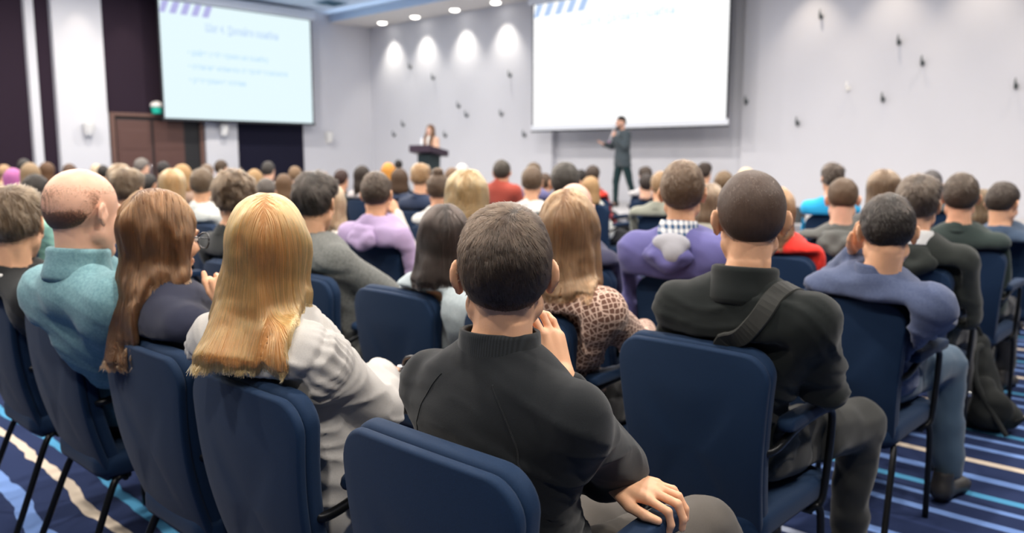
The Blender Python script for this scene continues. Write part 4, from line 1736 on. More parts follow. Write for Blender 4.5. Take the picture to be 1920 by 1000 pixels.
NAVYSHIRT, BLACKC, TEAL = (.020, .024, .045), (.020, .021, .023), (.13, .27, .31)
GREY, WHITEC = (.16, .165, .17), (.72, .72, .70)
FRONT = [
    dict(cx=946, top=385, Y=1.06, row=0, lod=0, look=-1, pitch=4, ty=2, chx=-1.01, hc=(.032, .020, .013), hair='short', hsp=dict(ts=.0055, tt=.010, n=60000, len=.016, nape=-.084, lift=.45, r=.00027, clump=.22, rough=.0015), ht=.009, ear=.62,
         fx=fx_seams, top_n='sweater', top_c=(.0085, .0105, .013), cs=1.04, collar='mock', collar_m=fabric((.016, .019, .022), 'rib', (0, 0, 0), 1400.0), tr_c=(.085, .075, .066), folds=.011, e=.014, cres=.008, bw=1.0, dN=(.0, .012, .004), slouch=.02,
         arms={1: ((.115, .15, .775), (.050, .045, .965), dict(f=(-.36, -.05, 1), n=(.95, -.25, .35), curl=(.30, .45, .4), sc=.95, thumb=.25)),
               -1: ((-.13, .20, .715), (.116, .130, .752), dict(f=(1, .20, .0), n=(.02, -.10, 1), curl=(.3, .7, .5), fcurl=((.35, 1.0, .5), (.25, .95, .5), (.2, .85, .5), (.15, .75, .5)), spread=.04, thumb=.55, tcurl=.5))},
         slv={1: .84, -1: .88}, legs={1: ((.17, .40, .565), (.14, .42, .09)), -1: ((-.11, .40, .50), (-.13, .40, .09))},
         label='person in a charcoal mock-neck sweater with short dark hair, hand at his cheek', chair_label='navy conference chair nearest the camera, under the man in the charcoal mock-neck sweater'),
    dict(cx=500, top=368, Y=.98, row=0, lod=0, look=4, male=False, chx=-1.61, hc='gold', hair='long', hsp=dict(drop=.235, wide=.084, back=.115, spread=1.42, shift=-.050, ts=.008, n=15000, r=.00038, flat=.45, wander=.5), ht=.016, glasses=2,
         top_n='blouse', top_c=(.43, .415, .40), collar='none', e=.020, es=.030, folds=.012, fw=.55, gather=1, cres=.006, slv={1: .84}, ty=6, tr_c=(.60, .58, .55), 
         arms={1: ((.10, .03, .785), (-.17, .25, .785), dict(f=(-.45, .9, -.1), n=(.1, .2, 1), curl=(.2, .3, .2)))}, hem=.47,
         label='person with long straight golden blond hair in a pale grey blouse', chair_label='navy conference chair under the woman with golden blond hair and pale blouse'),
    dict(cx=296, top=359, Y=.98, row=0, lod=0, look=58, male=False, chx=-2.13, dN=(.035, 0, 0), hc=(.125, .054, .021), hair='long', hsp=dict(drop=.335, wide=.080, back=.125, spread=1.12, shift=-.01, ts=.008, n=15000, r=.00040, flat=.42, wander=1.0, rough=.006), ht=.014, glasses=1, eyes=1,
         top_n='jacket', top_c=(.020, .023, .045), collar='none', ty=0, tr_c=(.012, .012, .016),
         arms={1: ((.24, .06, .80), (.14, -.075, .985), dict(f=(-.25, -.05, 1), n=(.9, -.3, .2), curl=(1.25, 1.5, 1.0), spread=.0, thumb=.35))},
         label='person with long brown hair and black-rimmed glasses in a navy jacket, fist at chin', chair_label='navy conference chair under the woman with long brown hair and glasses'),
    dict(cx=152, top=318, Y=.88, row=0, lod=0, look=52, pitch=8, chx=-2.81, arms={1: ((.19, .16, .72), (.04, .30, .62)), -1: ((-.10, .10, .72), (.0, .28, .62))}, s=1.03, hc=(.055, .035, .024), hair='short', hsp=dict(ts=.0015, tt=.001, n=60000, len=.0032, bald=1, clump=.05, nape=-.078, r=.00032, rough=0, lift=.3), ht=.003, ear=.5, eyes=1,
         top_n='sweater', top_c=TEAL, pat='heather', c2=(.22, .40, .44), collar='turtle', e=.024, folds=.006, tr_c=(.03, .04, .07), skin=(.76, .45, .32), bw=1.0, ty=11,
         label='person with a shaved balding head in a teal turtleneck sweater', chair_label='navy conference chair under the balding man in the teal turtleneck'),
    dict(cx=24, top=350, Y=.93, row=0, lod=1, look=20, chx=-3.42, s=1.05, hc=(.10, .062, .034), hair='volume', hsp=dict(ts=.010, tt=.012), ht=.016, top_n='jacket', top_c=(.016, .017, .018), collar='crew', fx=fx_stripe_collar, ty=4, bw=1.0,
         label='person with tousled brown hair in a black jacket with white zigzag collar stripes', chair_label='navy conference chair at the left edge under the man in the black striped-collar jacket'),
    # second row
    dict(cx=1410, top=322, Y=2.0, row=1, lod=0, look=-8, pitch=10, s=1.05, chx=-1.085, hc=(.075, .045, .032), hair='short', hsp=dict(ts=.005, tt=.008, n=42000, len=.007, nape=-.080, r=.00032, lift=.35, clump=.10, rough=.001), ht=.009, ear=.75,
         top_n='jacket', top_c=(.0075, .0105, .0105), collar='turtle', cs=1.04, cz=.006, e=.020, folds=.011, bw=1.06, tr_c=(.028, .029, .028), fx=fx_strap, ty=6,
         arms={1: ((.25, .02, .76), (.12, .28, .69))}, legs={1: ((.19, .50, .535), (.15, .56, .09)), -1: ((-.10, .45, .50), (-.12, .48, .09))},
         label='person with a buzz cut in a black jacket with a crossbody strap over the back', chair_label='navy conference chair under the man in the black jacket with a crossbody strap'),
    dict(cx=1065, top=360, Y=1.98, row=1, lod=0, look=8, male=False, chx=-1.72, hc=(.24, .12, .055), hair='long', hsp=dict(drop=.19, wide=.084, ts=.009, back=.10, spread=1.05, shift=.02, n=11000, r=.00055, flat=.42, wander=1.0, rough=.006), ht=.014,
         top_n='blouse', top_c=(.17, .085, .062), pat='net', c2=(.72, .52, .42), pscale=60.0, collar='none', e=.020, folds=.008, tr_c=(.014, .014, .016), ty=4, hem=.46,
         arms={1: ((.24, .10, .76), (.10, .33, .76), dict(f=(-.4, .9, -.1), n=(.2, .1, 1), curl=(.3, .4, .3)))},
         label='person with long light brown hair in a brown and beige net-patterned blouse', chair_label='navy conference chair under the woman in the net-patterned blouse'),
    dict(cx=832, top=387, Y=1.98, row=1, lod=1, look=-6, male=False, pitch=14, chx=-2.33, hc=(.028, .020, .017), hair='long', hsp=dict(drop=.15, wide=.086, ts=.010, back=.075, spread=.95, shift=-.03, n=8000, r=.0006, flat=.55), ht=.014,
         top_n='denim_jacket', top_c=(.40, .47, .50), pat='heather', c2=(.50, .57, .60), collar='shirt', e=.020, ty=10,
         label='person with straight dark brown hair in a pale blue denim jacket', chair_label='navy conference chair under the dark-haired woman in pale denim'),
    dict(cx=588, top=323, Y=2.0, row=1, lod=1, look=22, chx=-2.94, hc=(.020, .015, .012), hair='side', hsp=dict(ts=.007, tt=.016, len=.04, n=6000, lift=.2), ht=.018,
         top_n='sweater', top_c=(.10, .105, .10), pat='heather', c2=(.20, .205, .195), collar='crew', e=.020, folds=.012, bw=1.08, ty=2, arms={1: ((.24, .12, .74), (.14, .34, .73))},
         label='person with slicked-back black hair in a mottled grey-green sweater', chair_label='navy conference chair under the man in the mottled grey sweater'),
    dict(cx=437, top=322, Y=2.0, row=1, lod=1, look=2, chx=-3.55, hc=(.085, .052, .03), hair='curly', hsp=dict(n=6000, ts=.012, tt=.014), ht=.020, top_n='shirt', top_c=(.028, .030, .030), collar='crew', ty=6,
         label='person with curly brown hair in a black shirt, behind the golden blond woman', chair_label='navy conference chair under the curly-haired man in black'),
    dict(cx=238, top=316, Y=2.02, row=1, lod=1, look=28, hc=(.10, .062, .034), hair='volume', hsp=dict(ts=.006, tt=.012), ht=.018, top_n='jacket', top_c=(.02, .03, .035), collar='crew',
         label='person with brown hair cut short over the ear, just right of the balding man', chair_label='navy conference chair hidden behind the balding man and the woman with glasses'),
    dict(cx=66, top=328, Y=2.02, row=1, lod=1, look=24, hc='black', hair='short', hsp=dict(ts=.010, tt=.016), ht=.014, top_n='shirt', top_c=(.38, .72, .58), collar='crew',
         label='person with black hair in a mint green shirt, just left of the balding man', chair_label='navy conference chair under the person in the mint green shirt'),
    # third row
    dict(cx=1667, top=366, Y=2.90, row=2, lod=1, look=-6, pitch=16, s=1.03, chx=-1.07, dN=(-.02, .02, 0), hc='black', hair='short', hsp=dict(ts=.006, tt=.010, n=9000, nape=-.08), ht=.010, ear=.6, top_n='sweater', top_c=(.060, .080, .155), pat='heather', c2=(.085, .108, .19), collar='mock', cs=1.05,
         e=.022, folds=.012, bw=1.12, ty=-6, tr_c=(.05, .085, .13), shz=.01,
         arms={-1: ((-.13, .03, .89), (.0, -.14, 1.035), dict(f=(.22, -.22, 1), n=(-.8, .3, .2), curl=(.25, .4, .3))), 1: ((.23, .04, .80), (.10, .26, .72))}, legs={1: ((.17, .46, .55), (.22, .42, .09)), -1: ((-.10, .42, .50), (-.12, .42, .09))},
         label='person with cropped black hair in a blue-grey sweater, holding a hand to his ear', chair_label='navy conference chair under the man in the blue-grey sweater'),
    dict(cx=1281, top=302, Y=2.88, row=2, lod=1, look=2, pitch=2, s=1.02, hc=(.105, .062, .036), hair='short', hsp=dict(ts=.008, tt=.014, n=8000), ht=.013, ear=.7, top_n='hoodie', top_c=(.125, .118, .31), collar='hood', hood_m=fabric((.40, .40, .44)),
         collar_m=fabric((.03, .09, .20), 'gingham', (.80, .80, .80), 210.0), e=.026, folds=.011, bw=1.1, ty=8,
         label='person with short brown hair in a purple hoodie over a blue checked shirt collar', chair_label='navy conference chair under the man in the purple hoodie'),
    dict(cx=1078, top=345, Y=2.92, row=2, lod=1, look=4, pitch=10, hc=(.2, .13, .1), hair='short', hsp=dict(ts=.001, tt=.001, bald=1, n=2500, len=.005, rough=0), ht=.003, top_n='sweater', top_c=(.045, .045, .085), collar='crew', bw=1.05, skin=(.68, .42, .32),
         label='person with a bald crown in dark navy, behind the woman in the net-patterned blouse', chair_label='navy conference chair behind the woman in the net-patterned blouse'),
    dict(cx=876, top=320, Y=2.92, row=2, lod=1, look=6, male=False, hc=(.40, .25, .11), hair='wavy', hsp=dict(drop=.20, wide=.108, back=.08, spread=1.15, n=5000, r=.0009, flat=.6), ht=.016, top_n='blouse', top_c=(.62, .55, .50), collar='none',
         label='person with wavy shoulder-length dark blond hair, just left of the nearest head', chair_label='navy conference chair under the woman with wavy dark blond hair'),
    dict(cx=706, top=323, Y=2.88, row=2, lod=1, look=14, hc=(.045, .03, .021), hair='short', hsp=dict(ts=.006, tt=.018, n=6000, len=.02), ht=.016, top_n='hoodie', top_c=(.42, .32, .52), collar='hood', e=.026, folds=.014, bw=1.08, chx=-3.72,
         label='person with short dark hair in a lilac hoodie', chair_label='navy conference chair under the man in the lilac hoodie'),
    dict(cx=617, top=345, Y=2.92, row=2, lod=1, look=28, male=False, hc=(.42, .27, .15), hair='long', hsp=dict(drop=.16, wide=.095, back=.06, n=3600), top_n='blouse', top_c=(.66, .60, .52), pat='net', c2=(.8, .78, .74), pscale=60, collar='crew',
         arms={1: ((.22, .22, .80), (.12, .20, 1.03), dict(f=(-.3, -.1, 1), n=(.8, .2, .3), curl=(.7, .9, .6)))},
         label='person with light blond hair and a raised hand, in a pale lace top', chair_label='navy conference chair under the woman in the lace top'),
    dict(cx=378, top=316, Y=2.95, row=2, lod=1, look=10, hc=(.13, .085, .05), hair='short', hsp=dict(ts=.008, tt=.014), ht=.014, top_n='shirt', top_c=(.70, .73, .70), collar='crew', bw=1.05, chx=-5.80,
         label='person with brown hair in a white shirt, left of the curly-haired man', chair_label='navy conference chair under the man in the white shirt'),
    dict(cx=323, top=317, Y=2.95, row=2, lod=1, look=16, male=False, hc=(.48, .28, .12), hair='bob', hsp=dict(), ht=.016, top_n='sweater', top_c=(.35, .25, .22), collar='crew', chx=-6.42,
         label='person with a honey blond bob above the woman with glasses', chair_label='navy conference chair under the woman with the honey blond bob'),
]
MID = [
    # cx, top, Y, row, look, male, hair colour, hair, clothes name, colour, collar, label, chair label, extra
    (1725, 330, 3.95, 3, 8, 1, (.05, .034, .024), 'side', 'hoodie', (.020, .024, .022), 'hood', 'person with a dark mop of hair in a black hoodie with a white collar', 'black-hooded man', dict(chx=-1.19, collar_m=fabric((.6, .6, .6)), bw=1.1, lod=1, e=.024, s=1.04)),
    (1582, 332, 4.92, 4, -2, 1, (.12, .075, .045), 'short', 'hoodie', (.115, .12, .115), 'hood', 'person with close-cropped light brown hair in a grey hoodie before the blue top', 'cropped-haired man in the grey hoodie', dict(bw=1.12, lod=1, s=1.08, pitch=14, hsp=dict(ts=.003, tt=.005, len=.007))),
    (1804, 325, 4.9, 4, -4, 1, (.062, .042, .029), 'short', 'sweater', (.030, .045, .042), 'crew', 'person with short brown hair in a dark green ribbed sweater', 'man in the dark green sweater', dict(bw=1.12, lod=1, pat='rib', pscale=500.0, s=1.05, folds=.008)),
    (1883, 342, 5.75, 5, 24, 1, (.040, .028, .021), 'short', 'sweater', (.055, .085, .14), 'crew', 'person with dark cropped hair in a slate blue sweater at the right edge', 'man in the slate blue sweater', dict(bw=1.1, pitch=16, s=1.04, lod=1, shoe=('white_shoe', (.7, .68, .62), .5))),
    (1658, 319, 5.75, 5, -6, 0, (.16, .10, .06), 'long', 'jacket', (.10, .10, .10), 'none', 'person with long straight brown hair left of the man with the dark mop', 'woman with long straight brown hair', dict(hsp=dict(drop=.22, back=.06, wide=.1))),
    (1562, 307, 6.9, 6, -12, 1, (.055, .038, .028), 'volume', 'sweater', (.03, .42, .78), 'crew', 'person with brushed-up brown hair in a bright sky blue top', 'man in the bright sky blue top', dict(bw=1.05)),
    (1748, 320, 7.9, 7, 0, 1, (.07, .062, .062), 'short', 'jacket', (.06, .08, .09), 'crew', 'person with greyish dark hair partly hidden behind the dark-mopped man', 'man with greyish dark hair', {}),
    (1843, 355, 6.9, 6, 0, 0, (.17, .11, .06), 'bob', 'jacket', (.10, .16, .28), 'crew', 'person with light brown hair glimpsed between two men at the right edge', 'person glimpsed between two men at the right', dict(s=.82)),
    (1455, 352, 3.95, 3, 16, 0, (.28, .13, .06), 'bob', 'sweater', (.75, .035, .025), 'crew', 'person in a bright red sweater half hidden behind the buzz-cut man', 'woman in the bright red sweater', dict(lod=1, bw=1.1, dN=(.03, 0, .02))),
    (1358, 321, 6.9, 6, 10, 1, (.17, .105, .055), 'short', 'jacket', (.22, .19, .16), 'crew', 'person with tawny brown hair just left of the buzz-cut head', 'tawny-haired man', {}),
    (1333, 345, 4.95, 4, 20, 0, (.20, .13, .08), 'bob', 'coat', (.30, .29, .24), 'hood', 'person in a khaki hooded coat, right of the purple hoodie', 'woman in the khaki hooded coat', dict(lod=2, s=.9)),
    (1400, 315, 7.9, 7, 6, 0, 'pale', 'bob', 'sweater', (.5, .45, .4), 'crew', 'person with pale blond hair showing over the buzz-cut head', 'pale blond woman', {}),
    (1240, 322, 5.9, 5, -8, 1, (.33, .20, .10), 'short', 'jacket', (.27, .28, .235), 'shirt', 'person with sandy hair in a khaki jacket, left of the purple hoodie', 'sandy-haired man in the khaki jacket', dict(bw=1.15, e=.026)),
    (1212, 326, 7.9, 7, -10, 1, (.035, .025, .022), 'short', 'jacket', (.05, .06, .12), 'crew', 'person with black hair in a navy jacket just right of the presenter', 'black-haired man in the navy jacket', {}),
    (1210, 313, 8.9, 8, -14, 1, (.06, .042, .032), 'volume', 'shirt', (.5, .5, .52), 'crew', 'person with dark tousled hair directly behind the navy jacket', 'dark tousled man behind the navy jacket', {}),
    (1322, 305, 8.9, 8, 14, 1, (.05, .034, .026), 'volume', 'jacket', (.1, .1, .12), 'crew', 'person with dark hair peeking out right of the purple hoodie man', 'dark-haired man behind the purple hoodie', {}),
    (1112, 310, 7.9, 7, 10, 1, (.06, .04, .03), 'short', 'shirt', (.70, .045, .03), 'shirt', 'person with dark hair in a red and black plaid shirt', 'man in the red plaid shirt', dict(pat='plaid', c2=(.10, .012, .012), pscale=70.0)),
    (1108, 332, 6.9, 6, 16, 0, (.46, .28, .13), 'long', 'sweater', (.72, .73, .70), 'crew', 'person with long blond hair in a white top in front of the red plaid', 'blond woman in white in front of the red plaid', dict(hsp=dict(drop=.18, back=.05))),
    (1060, 305, 3.98, 3, 2, 1, (.040, .034, .028), 'short', 'jacket', (.02, .03, .028), 'crew', 'person with a large dark cropped head above the light brown haired woman', 'man with the large dark cropped head', dict(s=1.06, ear=.7, lod=1)),
    (1090, 318, 9.85, 9, 20, 1, (.03, .025, .022), 'short', 'jacket', (.05, .05, .06), 'crew', 'person with dark hair and a white earpiece', 'man with the white earpiece', {}),
    (1022, 325, 7.9, 7, 8, 1, (.09, .055, .035), 'short', 'sweater', (.06, .11, .22), 'crew', 'person in a blue sweater between two brown heads, right of the red jacket', 'person in blue right of the red jacket', {}),
    (998, 313, 5.0, 4, 6, 1, (.12, .075, .045), 'short', 'shirt', (.70, .70, .68), 'crew', 'person with short brown hair in a white T-shirt, right of the red jacket', 'brown-haired man in the white T-shirt', {}),
    (1001, 305, 6.95, 6, 8, 1, (.13, .085, .05), 'short', 'sweater', (.12, .12, .25), 'crew', 'person whose brown hair shows above the man in the white T-shirt', 'man seated ahead of the white T-shirt', {}),
    (941, 300, 5.95, 5, 6, 1, (.05, .04, .03), 'short', 'jacket', (.36, .065, .045), 'crew', 'person in a rust red jacket sitting tall below the blank wall', 'tall man in the rust red jacket', dict(bw=1.05, dN=(0, 0, .06), e=.022)),
    (866, 307, 7.9, 7, 0, 1, 'white', 'cap', 'jacket', (.2, .2, .2), 'crew', 'person in a white cap right of the lectern', 'person in the white cap', {}),
    (848, 315, 6.9, 6, 4, 0, (.20, .12, .07), 'bob', 'jacket', (.2, .15, .12), 'crew', 'person with light brown hair between the hair bun and the white cap', 'light brown haired woman beside the bun', {}),
    (822, 320, 3.98, 3, 6, 0, (.085, .052, .032), 'bun', 'T_shirt', (.70, .70, .67), 'crew', 'person with brown hair in a top bun and a white T-shirt', 'woman with the top bun', dict(lod=1, ht=.03, sleeve=.3)),
    (789, 308, 4.98, 4, 14, 1, (.34, .19, .085), 'volume', 'jacket', (.022, .035, .075), 'crew', 'person with ginger blond hair in a navy jacket below the lectern', 'ginger blond man', dict(bw=1.05)),
    (749, 316, 5.95, 5, 2, 0, (.085, .048, .027), 'bob', 'jacket', (.04, .055, .10), 'crew', 'person with a brown bob left of the ginger blond man', 'woman with the brown bob', {}),
    (728, 306, 6.95, 6, 4, 0, 'orange', 'bob', 'sweater', (.3, .25, .2), 'crew', 'person with bright orange-yellow hair left of the lectern', 'orange-haired person', {}),
    (747, 300, 11.0, 10, 4, 1, (.02, .016, .014), 'short', 'jacket', (.1, .1, .1), 'crew', 'person with black hair, the tiny head farthest forward left of the lectern', 'person farthest forward', {}),
    (679, 311, 5.95, 5, 8, 0, (.035, .024, .018), 'long', 'sweater', (.66, .60, .60), 'crew', 'person with long dark hair in a pale top behind the lilac hoodie', 'dark long-haired woman in the pale top', dict(hsp=dict(drop=.24, back=.06))),
    (640, 318, 5.95, 5, 24, 1, (.05, .024, .020), 'short', 'jacket', (.02, .028, .032), 'crew', 'person with dark reddish hair in black, right of the slick-haired head', 'dark reddish-haired man in black', dict(chx=-8.56)),
    (608, 321, 8.9, 8, 10, 1, (.4, .3, .24), 'short', 'jacket', (.3, .3, .3), 'crew', 'person with a pale bald crown just above the slick black hair', 'man with the pale bald crown', dict(hsp=dict(ts=.001, tt=.001))),
    (553, 312, 5.95, 5, 8, 1, (.24, .15, .085), 'short', 'jacket', (.2, .2, .22), 'crew', 'person with light brown hair against the right end of the dark blue panel', 'light brown haired man by the blue panel', {}),
    (532, 327, 4.98, 4, 6, 0, (.15, .085, .045), 'long', 'jacket', (.05, .05, .05), 'none', 'person with straight chestnut hair left of the slick-haired man', 'woman with straight chestnut hair', dict(hsp=dict(drop=.2, back=.05))),
    (498, 335, 3.98, 3, 4, 1, (.085, .07, .06), 'short', 'jacket', (.05, .05, .05), 'crew', 'person with dark grey-brown hair just above the golden blond head', 'grey-brown haired man', {}),
    (503, 303, 5.95, 5, 22, 1, (.05, .044, .04), 'short', 'shirt', (.78, .78, .78), 'shirt', 'person with dark hair, glasses and a white collar before the dark blue panel', 'man with the white collar', dict(glasses=1)),
    (477, 318, 4.98, 4, 4, 0, (.45, .28, .13), 'bob', 'sweater', (.3, .3, .3), 'crew', 'person with blond hair right of the curly-haired man', 'blond woman right of the curly-haired man', {}),
    (415, 300, 5.95, 5, 40, 1, (.075, .048, .03), 'short', 'jacket', (.15, .12, .12), 'crew', 'person in profile with brown hair before the narrow white pilaster', 'man in profile before the pilaster', dict(eyes=1)),
    (388, 306, 4.98, 4, 14, 1, (.2, .14, .1), 'short', 'jacket', (.15, .15, .15), 'crew', 'person with thinning sandy hair left of the profile before the pilaster', 'man with thinning sandy hair', dict(hsp=dict(ts=.001, tt=.002))),
    (342, 309, 3.98, 3, 20, 0, (.50, .30, .13), 'bob', 'jacket', (.3, .2, .15), 'crew', 'person with golden hair just above the honey blond bob', 'golden-haired person above the bob', {}),
    (306, 303, 4.98, 4, 4, 1, (.03, .026, .026), 'short', 'jacket', (.02, .025, .03), 'crew', 'person with black hair before the right leaf of the brown door', 'black-haired man before the brown door', {}),
    (266, 297, 4.98, 4, 52, 1, 'grey', 'short', 'jacket', (.04, .06, .06), 'crew', 'person with grey hair in profile before the left leaf of the brown door', 'grey-haired man in profile', dict(eyes=1)),
    (278, 326, 3.98, 3, 36, 1, (.035, .032, .03), 'short', 'jacket', (.03, .06, .065), 'crew', 'person with dark hair in a dark teal jacket under the grey-haired profile', 'man in the dark teal jacket', {}),
    (224, 308, 2.98, 2, 10, 0, (.20, .125, .07), 'bob', 'jacket', (.15, .13, .12), 'crew', 'person with light brown hair just above the brown-haired man beside the balding one', 'light brown haired person above', {}),
    (193, 310, 4.98, 4, 6, 1, (.03, .025, .022), 'short', 'jacket', (.05, .05, .05), 'crew', 'person with a small dark head above the balding man, at the pilaster edge', 'small dark head at the pilaster edge', {}),
    (180, 308, 5.95, 5, 6, 0, 'pale', 'bob', 'jacket', (.6, .58, .55), 'crew', 'person with whitish blond hair above the balding man', 'whitish blond person', {}),
    (130, 307, 3.98, 3, 6, 1, (.12, .07, .045), 'short', 'jacket', (.2, .15, .12), 'crew', 'person with reddish brown hair showing above the balding man', 'reddish brown haired person above the balding man', {}),
    (88, 305, 3.98, 3, 30, 0, (.13, .065, .03), 'bob', 'sweater', (.75, .22, .05), 'turtle', 'person with brown hair and an orange collar at the far left', 'person with the orange collar', dict(cs=1.25)),
    (56, 306, 2.98, 2, 10, 0, (.34, .23, .13), 'bob', 'jacket', (.3, .25, .2), 'crew', 'person with sandy blond hair under the thin white wall strip', 'sandy blond person under the white strip', {}),
    (45, 298, 3.98, 3, 20, 1, (.05, .045, .042), 'short', 'jacket', (.1, .1, .1), 'crew', 'person with dark hair before the dark panel left of the white strip', 'dark-haired person left of the white strip', {}),
    (24, 316, 2.98, 2, 10, 0, 'pink', 'bob', 'sweater', (.5, .3, .45), 'crew', 'person with pink and purple hair at the far left', 'pink-haired person', {}),
    (8, 309, 3.98, 3, 40, 0, (.5, .32, .18), 'short', 'sweater', (.6, .45, .3), 'crew', 'person with short strawberry blond hair at the left edge', 'strawberry blond person', {}),
]


def build_audience():
    for sp in FRONT:
        person(dict(sp))
    for k, (cx, top, Y, row, look, male, hc, hair, tn, tc, col, lab, cl, ex) in enumerate(MID):
        d = EYE - at_y(cx, top, Y)
        dist = float(np.linalg.norm(d))
        sp = dict(cx=cx, top=top, Y=Y, row=row, look=look, male=bool(male), hc=hc, hair=hair, top_n=tn.lower(), top_c=tc, collar=col, label=lab,
                  chair_label='navy conference chair under the ' + cl, lod=2 if dist < 8.6 else 3, s=1.03 if male else .99, seed=100 + k, ear=.6,
                  skin=[(.77, .43, .27), (.80, .48, .34), (.70, .38, .24)][k % 3])
        sp.update(ex)
        person(sp)


build_audience()


# ------------------------------------------------------------------ the two speakers, and loose things
def standing(base, face, joints, hc, hair, sp):
    """a standing person; joints are given in (right, forward, up) metres from the point between the feet"""
    f = unit(A(face[0], face[1], 0))
    r = A(f[1], -f[0], 0)
    up = A(0, 0, 1)
    B = np.stack([r, f, up], 1)
    J = {k: B @ A(*v) for k, v in joints.items()}
    yaw = math.atan2(-f[0], f[1]) + sp.get('hyaw', 0)
    M = head_frame(yaw, sp.get('hp', .05))
    C, N, s, male = J['head'], J['neck'], sp.get('s', 1.0), sp.get('male', True)
    bw = sp.get('bw', 1.0)
    rng = np.random.default_rng(5)

    def torso(e, hem=None):
        P, ch = J['hip'], lerp(J['hip'], N, .70)
        L = [ell(P, (.155 * bw + e, .11 + e, .12 + e), B, .05), cone(P, ch, .130 * bw + e, .140 * bw + e, .05, f, .72), ell(ch, (.150 * bw + e, .105 + e, .17 + e), B, .05)]
        for k in 'LR':
            sg = 1 if k == 'R' else -1
            L += [cone(N - up * .05 + r * sg * .03, J['sh' + k], .055 + e, .050 + e, .05), cone(J['sh' + k], J['el' + k], .048 + e, .040 + e, .03), cone(J['el' + k], lerp(J['el' + k], J['wr' + k], .95), .041 + e, .030 + e, .02)]
        if hem:
            for k in 'LR':
                L.append(cone(J['hi' + k], lerp(J['hi' + k], J['kn' + k], hem), .095 + e, .088 + e, .05))
        return L

    def legs(e):
        L = []
        for k in 'LR':
            L += [cone(J['hi' + k], J['kn' + k], .082 + e, .055 + e, .03), cone(J['kn' + k], J['an' + k], .052 + e, .036 + e, .02)]
        return L
    hands, fine = [], []
    for k in 'LR':
        h = sp['hand' + k]
        fd, nd = B @ A(*h['f']), B @ A(*h['n'])
        sd = np.cross(unit(nd), unit(fd)) * (1 if k == 'R' else -1)
        hs = hand_prims(J['wr' + k], fd, nd, sd, curl=h.get('curl', (.3, .4, .3)), spread=h.get('spread', .08))
        hands += hs
        fine.append((np.min([bbox(p)[0] for p in hs], 0), np.max([bbox(p)[1] for p in hs], 0), .006))
    body = head_prims(C, M, s, male) + [cone(C + M @ A(0, -.026, -.055) * s, N - up * .02, .052 * s, .060 * s, .03)] + torso(-.012) + legs(-.012) + hands
    body += [cone(J['wr' + k], lerp(J['wr' + k], J['el' + k], .3), .027, .03, .02) for k in 'LR']
    body += [cone(J['an' + k], J['an' + k] + f * .10 - up * .04, .034, .024, .02) for k in 'LR']
    lo = np.min([bbox(p)[0] for p in body if p['m'] == 'u'], 0) - .03
    hi = np.max([bbox(p)[1] for p in body if p['m'] == 'u'], 0) + .03
    axes = [axis_grid(lo[i], hi[i], .022, [(C[i] - .13, C[i] + .13, .008)] + [(a[i], b[i], st) for a, b, st in fine]) for i in range(3)]
    V, F = surface(field(body, axes), axes)
    root = put_mesh('person', relax(V, F, 1, .4), F, skin(sp.get('skin', (.66, .38, .28))), None, True, tuple(base))
    for nm, pr, mat, hem, res in sp['clothes'](torso, legs, J, f, r, up, N, C):
        lo = np.min([bbox(p)[0] for p in pr], 0) - .04
        hi = np.max([bbox(p)[1] for p in pr], 0) + .04
        ax = tuple(np.arange(lo[i], hi[i] + res, res) for i in range(3))
        D = field(pr, ax)
        D = np.maximum(D, (hem - ax[2])[None, None, :].astype(np.float32))
        V, F = surface(D, ax)
        V = relax(V, F, 2)
        V = V + vnormals(V, F) * (.006 * vnoise(V * A(10, 10, 18), 3))[:, None]
        put_mesh(nm, V, F, mat, root)
    for k in 'LR':
        shoe(root, J['an' + k], f, simple('dark_shoe', (.02, .018, .018), .5))
        root.children[-1].location.z = J['an' + k][2] - .085
    curtain = sp['curtain'](C, head_frame(yaw)) if 'curtain' in sp else []
    hs = dict(sp.get('hsp', {}))
    build_hair_std(hair, C, M, s, hs, hc, root, rng, curtain)
    for sg in (-1, 1):
        c_ = C + M @ (A(sg * .032, .083, 0) * s)
        MB().lathe([(.0005, -.011), (.0105, -.003), (.0105, .003), (.0005, .011)], tuple(c_), tuple(M[:, 1]), 12).build('eye', simple('dark_eye', (.10, .07, .06), .2), root, True)
        MB().tube([C + M @ (A(sg * .014, .093, .020) * s), C + M @ (A(sg * .033, .095, .026) * s), C + M @ (A(sg * .052, .083, .018) * s)], [.003, .0045, .002], 6, 1).build('eyebrow', hair_mat(hc, False), root, True)
    MB().tube([C + M @ (A(-.022, .0925, -.066) * s), C + M @ (A(0, .0985, -.066) * s), C + M @ (A(.022, .0925, -.066) * s)], [.003, .006, .003], 8, 1).build('lips', simple('lips', (.48, .19, .16), .4), root, True)
    return root, J, B, C, M


def build_hair_std(style, C, M, s, hs, hc, root, rng, curtain):
    P, cut = hair_shape(style, C, M, s, hs)
    lo, hi = C - .17, C + .17
    for p in curtain:
        a, b = bbox(p)
        lo, hi = np.minimum(lo, a - .03), np.maximum(hi, b + .03)
    ax = tuple(np.arange(lo[i], hi[i], .008) for i in range(3))
    X = np.stack(np.meshgrid(*ax, indexing='ij'), -1)
    D = cut(field(P, ax), X)
    if curtain:
        D2 = field(curtain, ax)
        h = np.clip(.5 + .5 * (D - D2) / .02, 0, 1)
        D = D + (D2 - D) * h - .02 * h * (1 - h)
        D = np.maximum(D, -ev(ell(C + M @ (A(0, .125, -.055) * s), A(.062, .09, .125) * s, M), X))
    D = (D + .004 * vnoise(X.reshape(-1, 3) * A(40, 40, 14), 2).reshape(D.shape)).astype(np.float32)
    V, F = surface(D, ax)
    put_mesh('hair', relax(V, F, 2), F, hair_mat(hc, False), root)


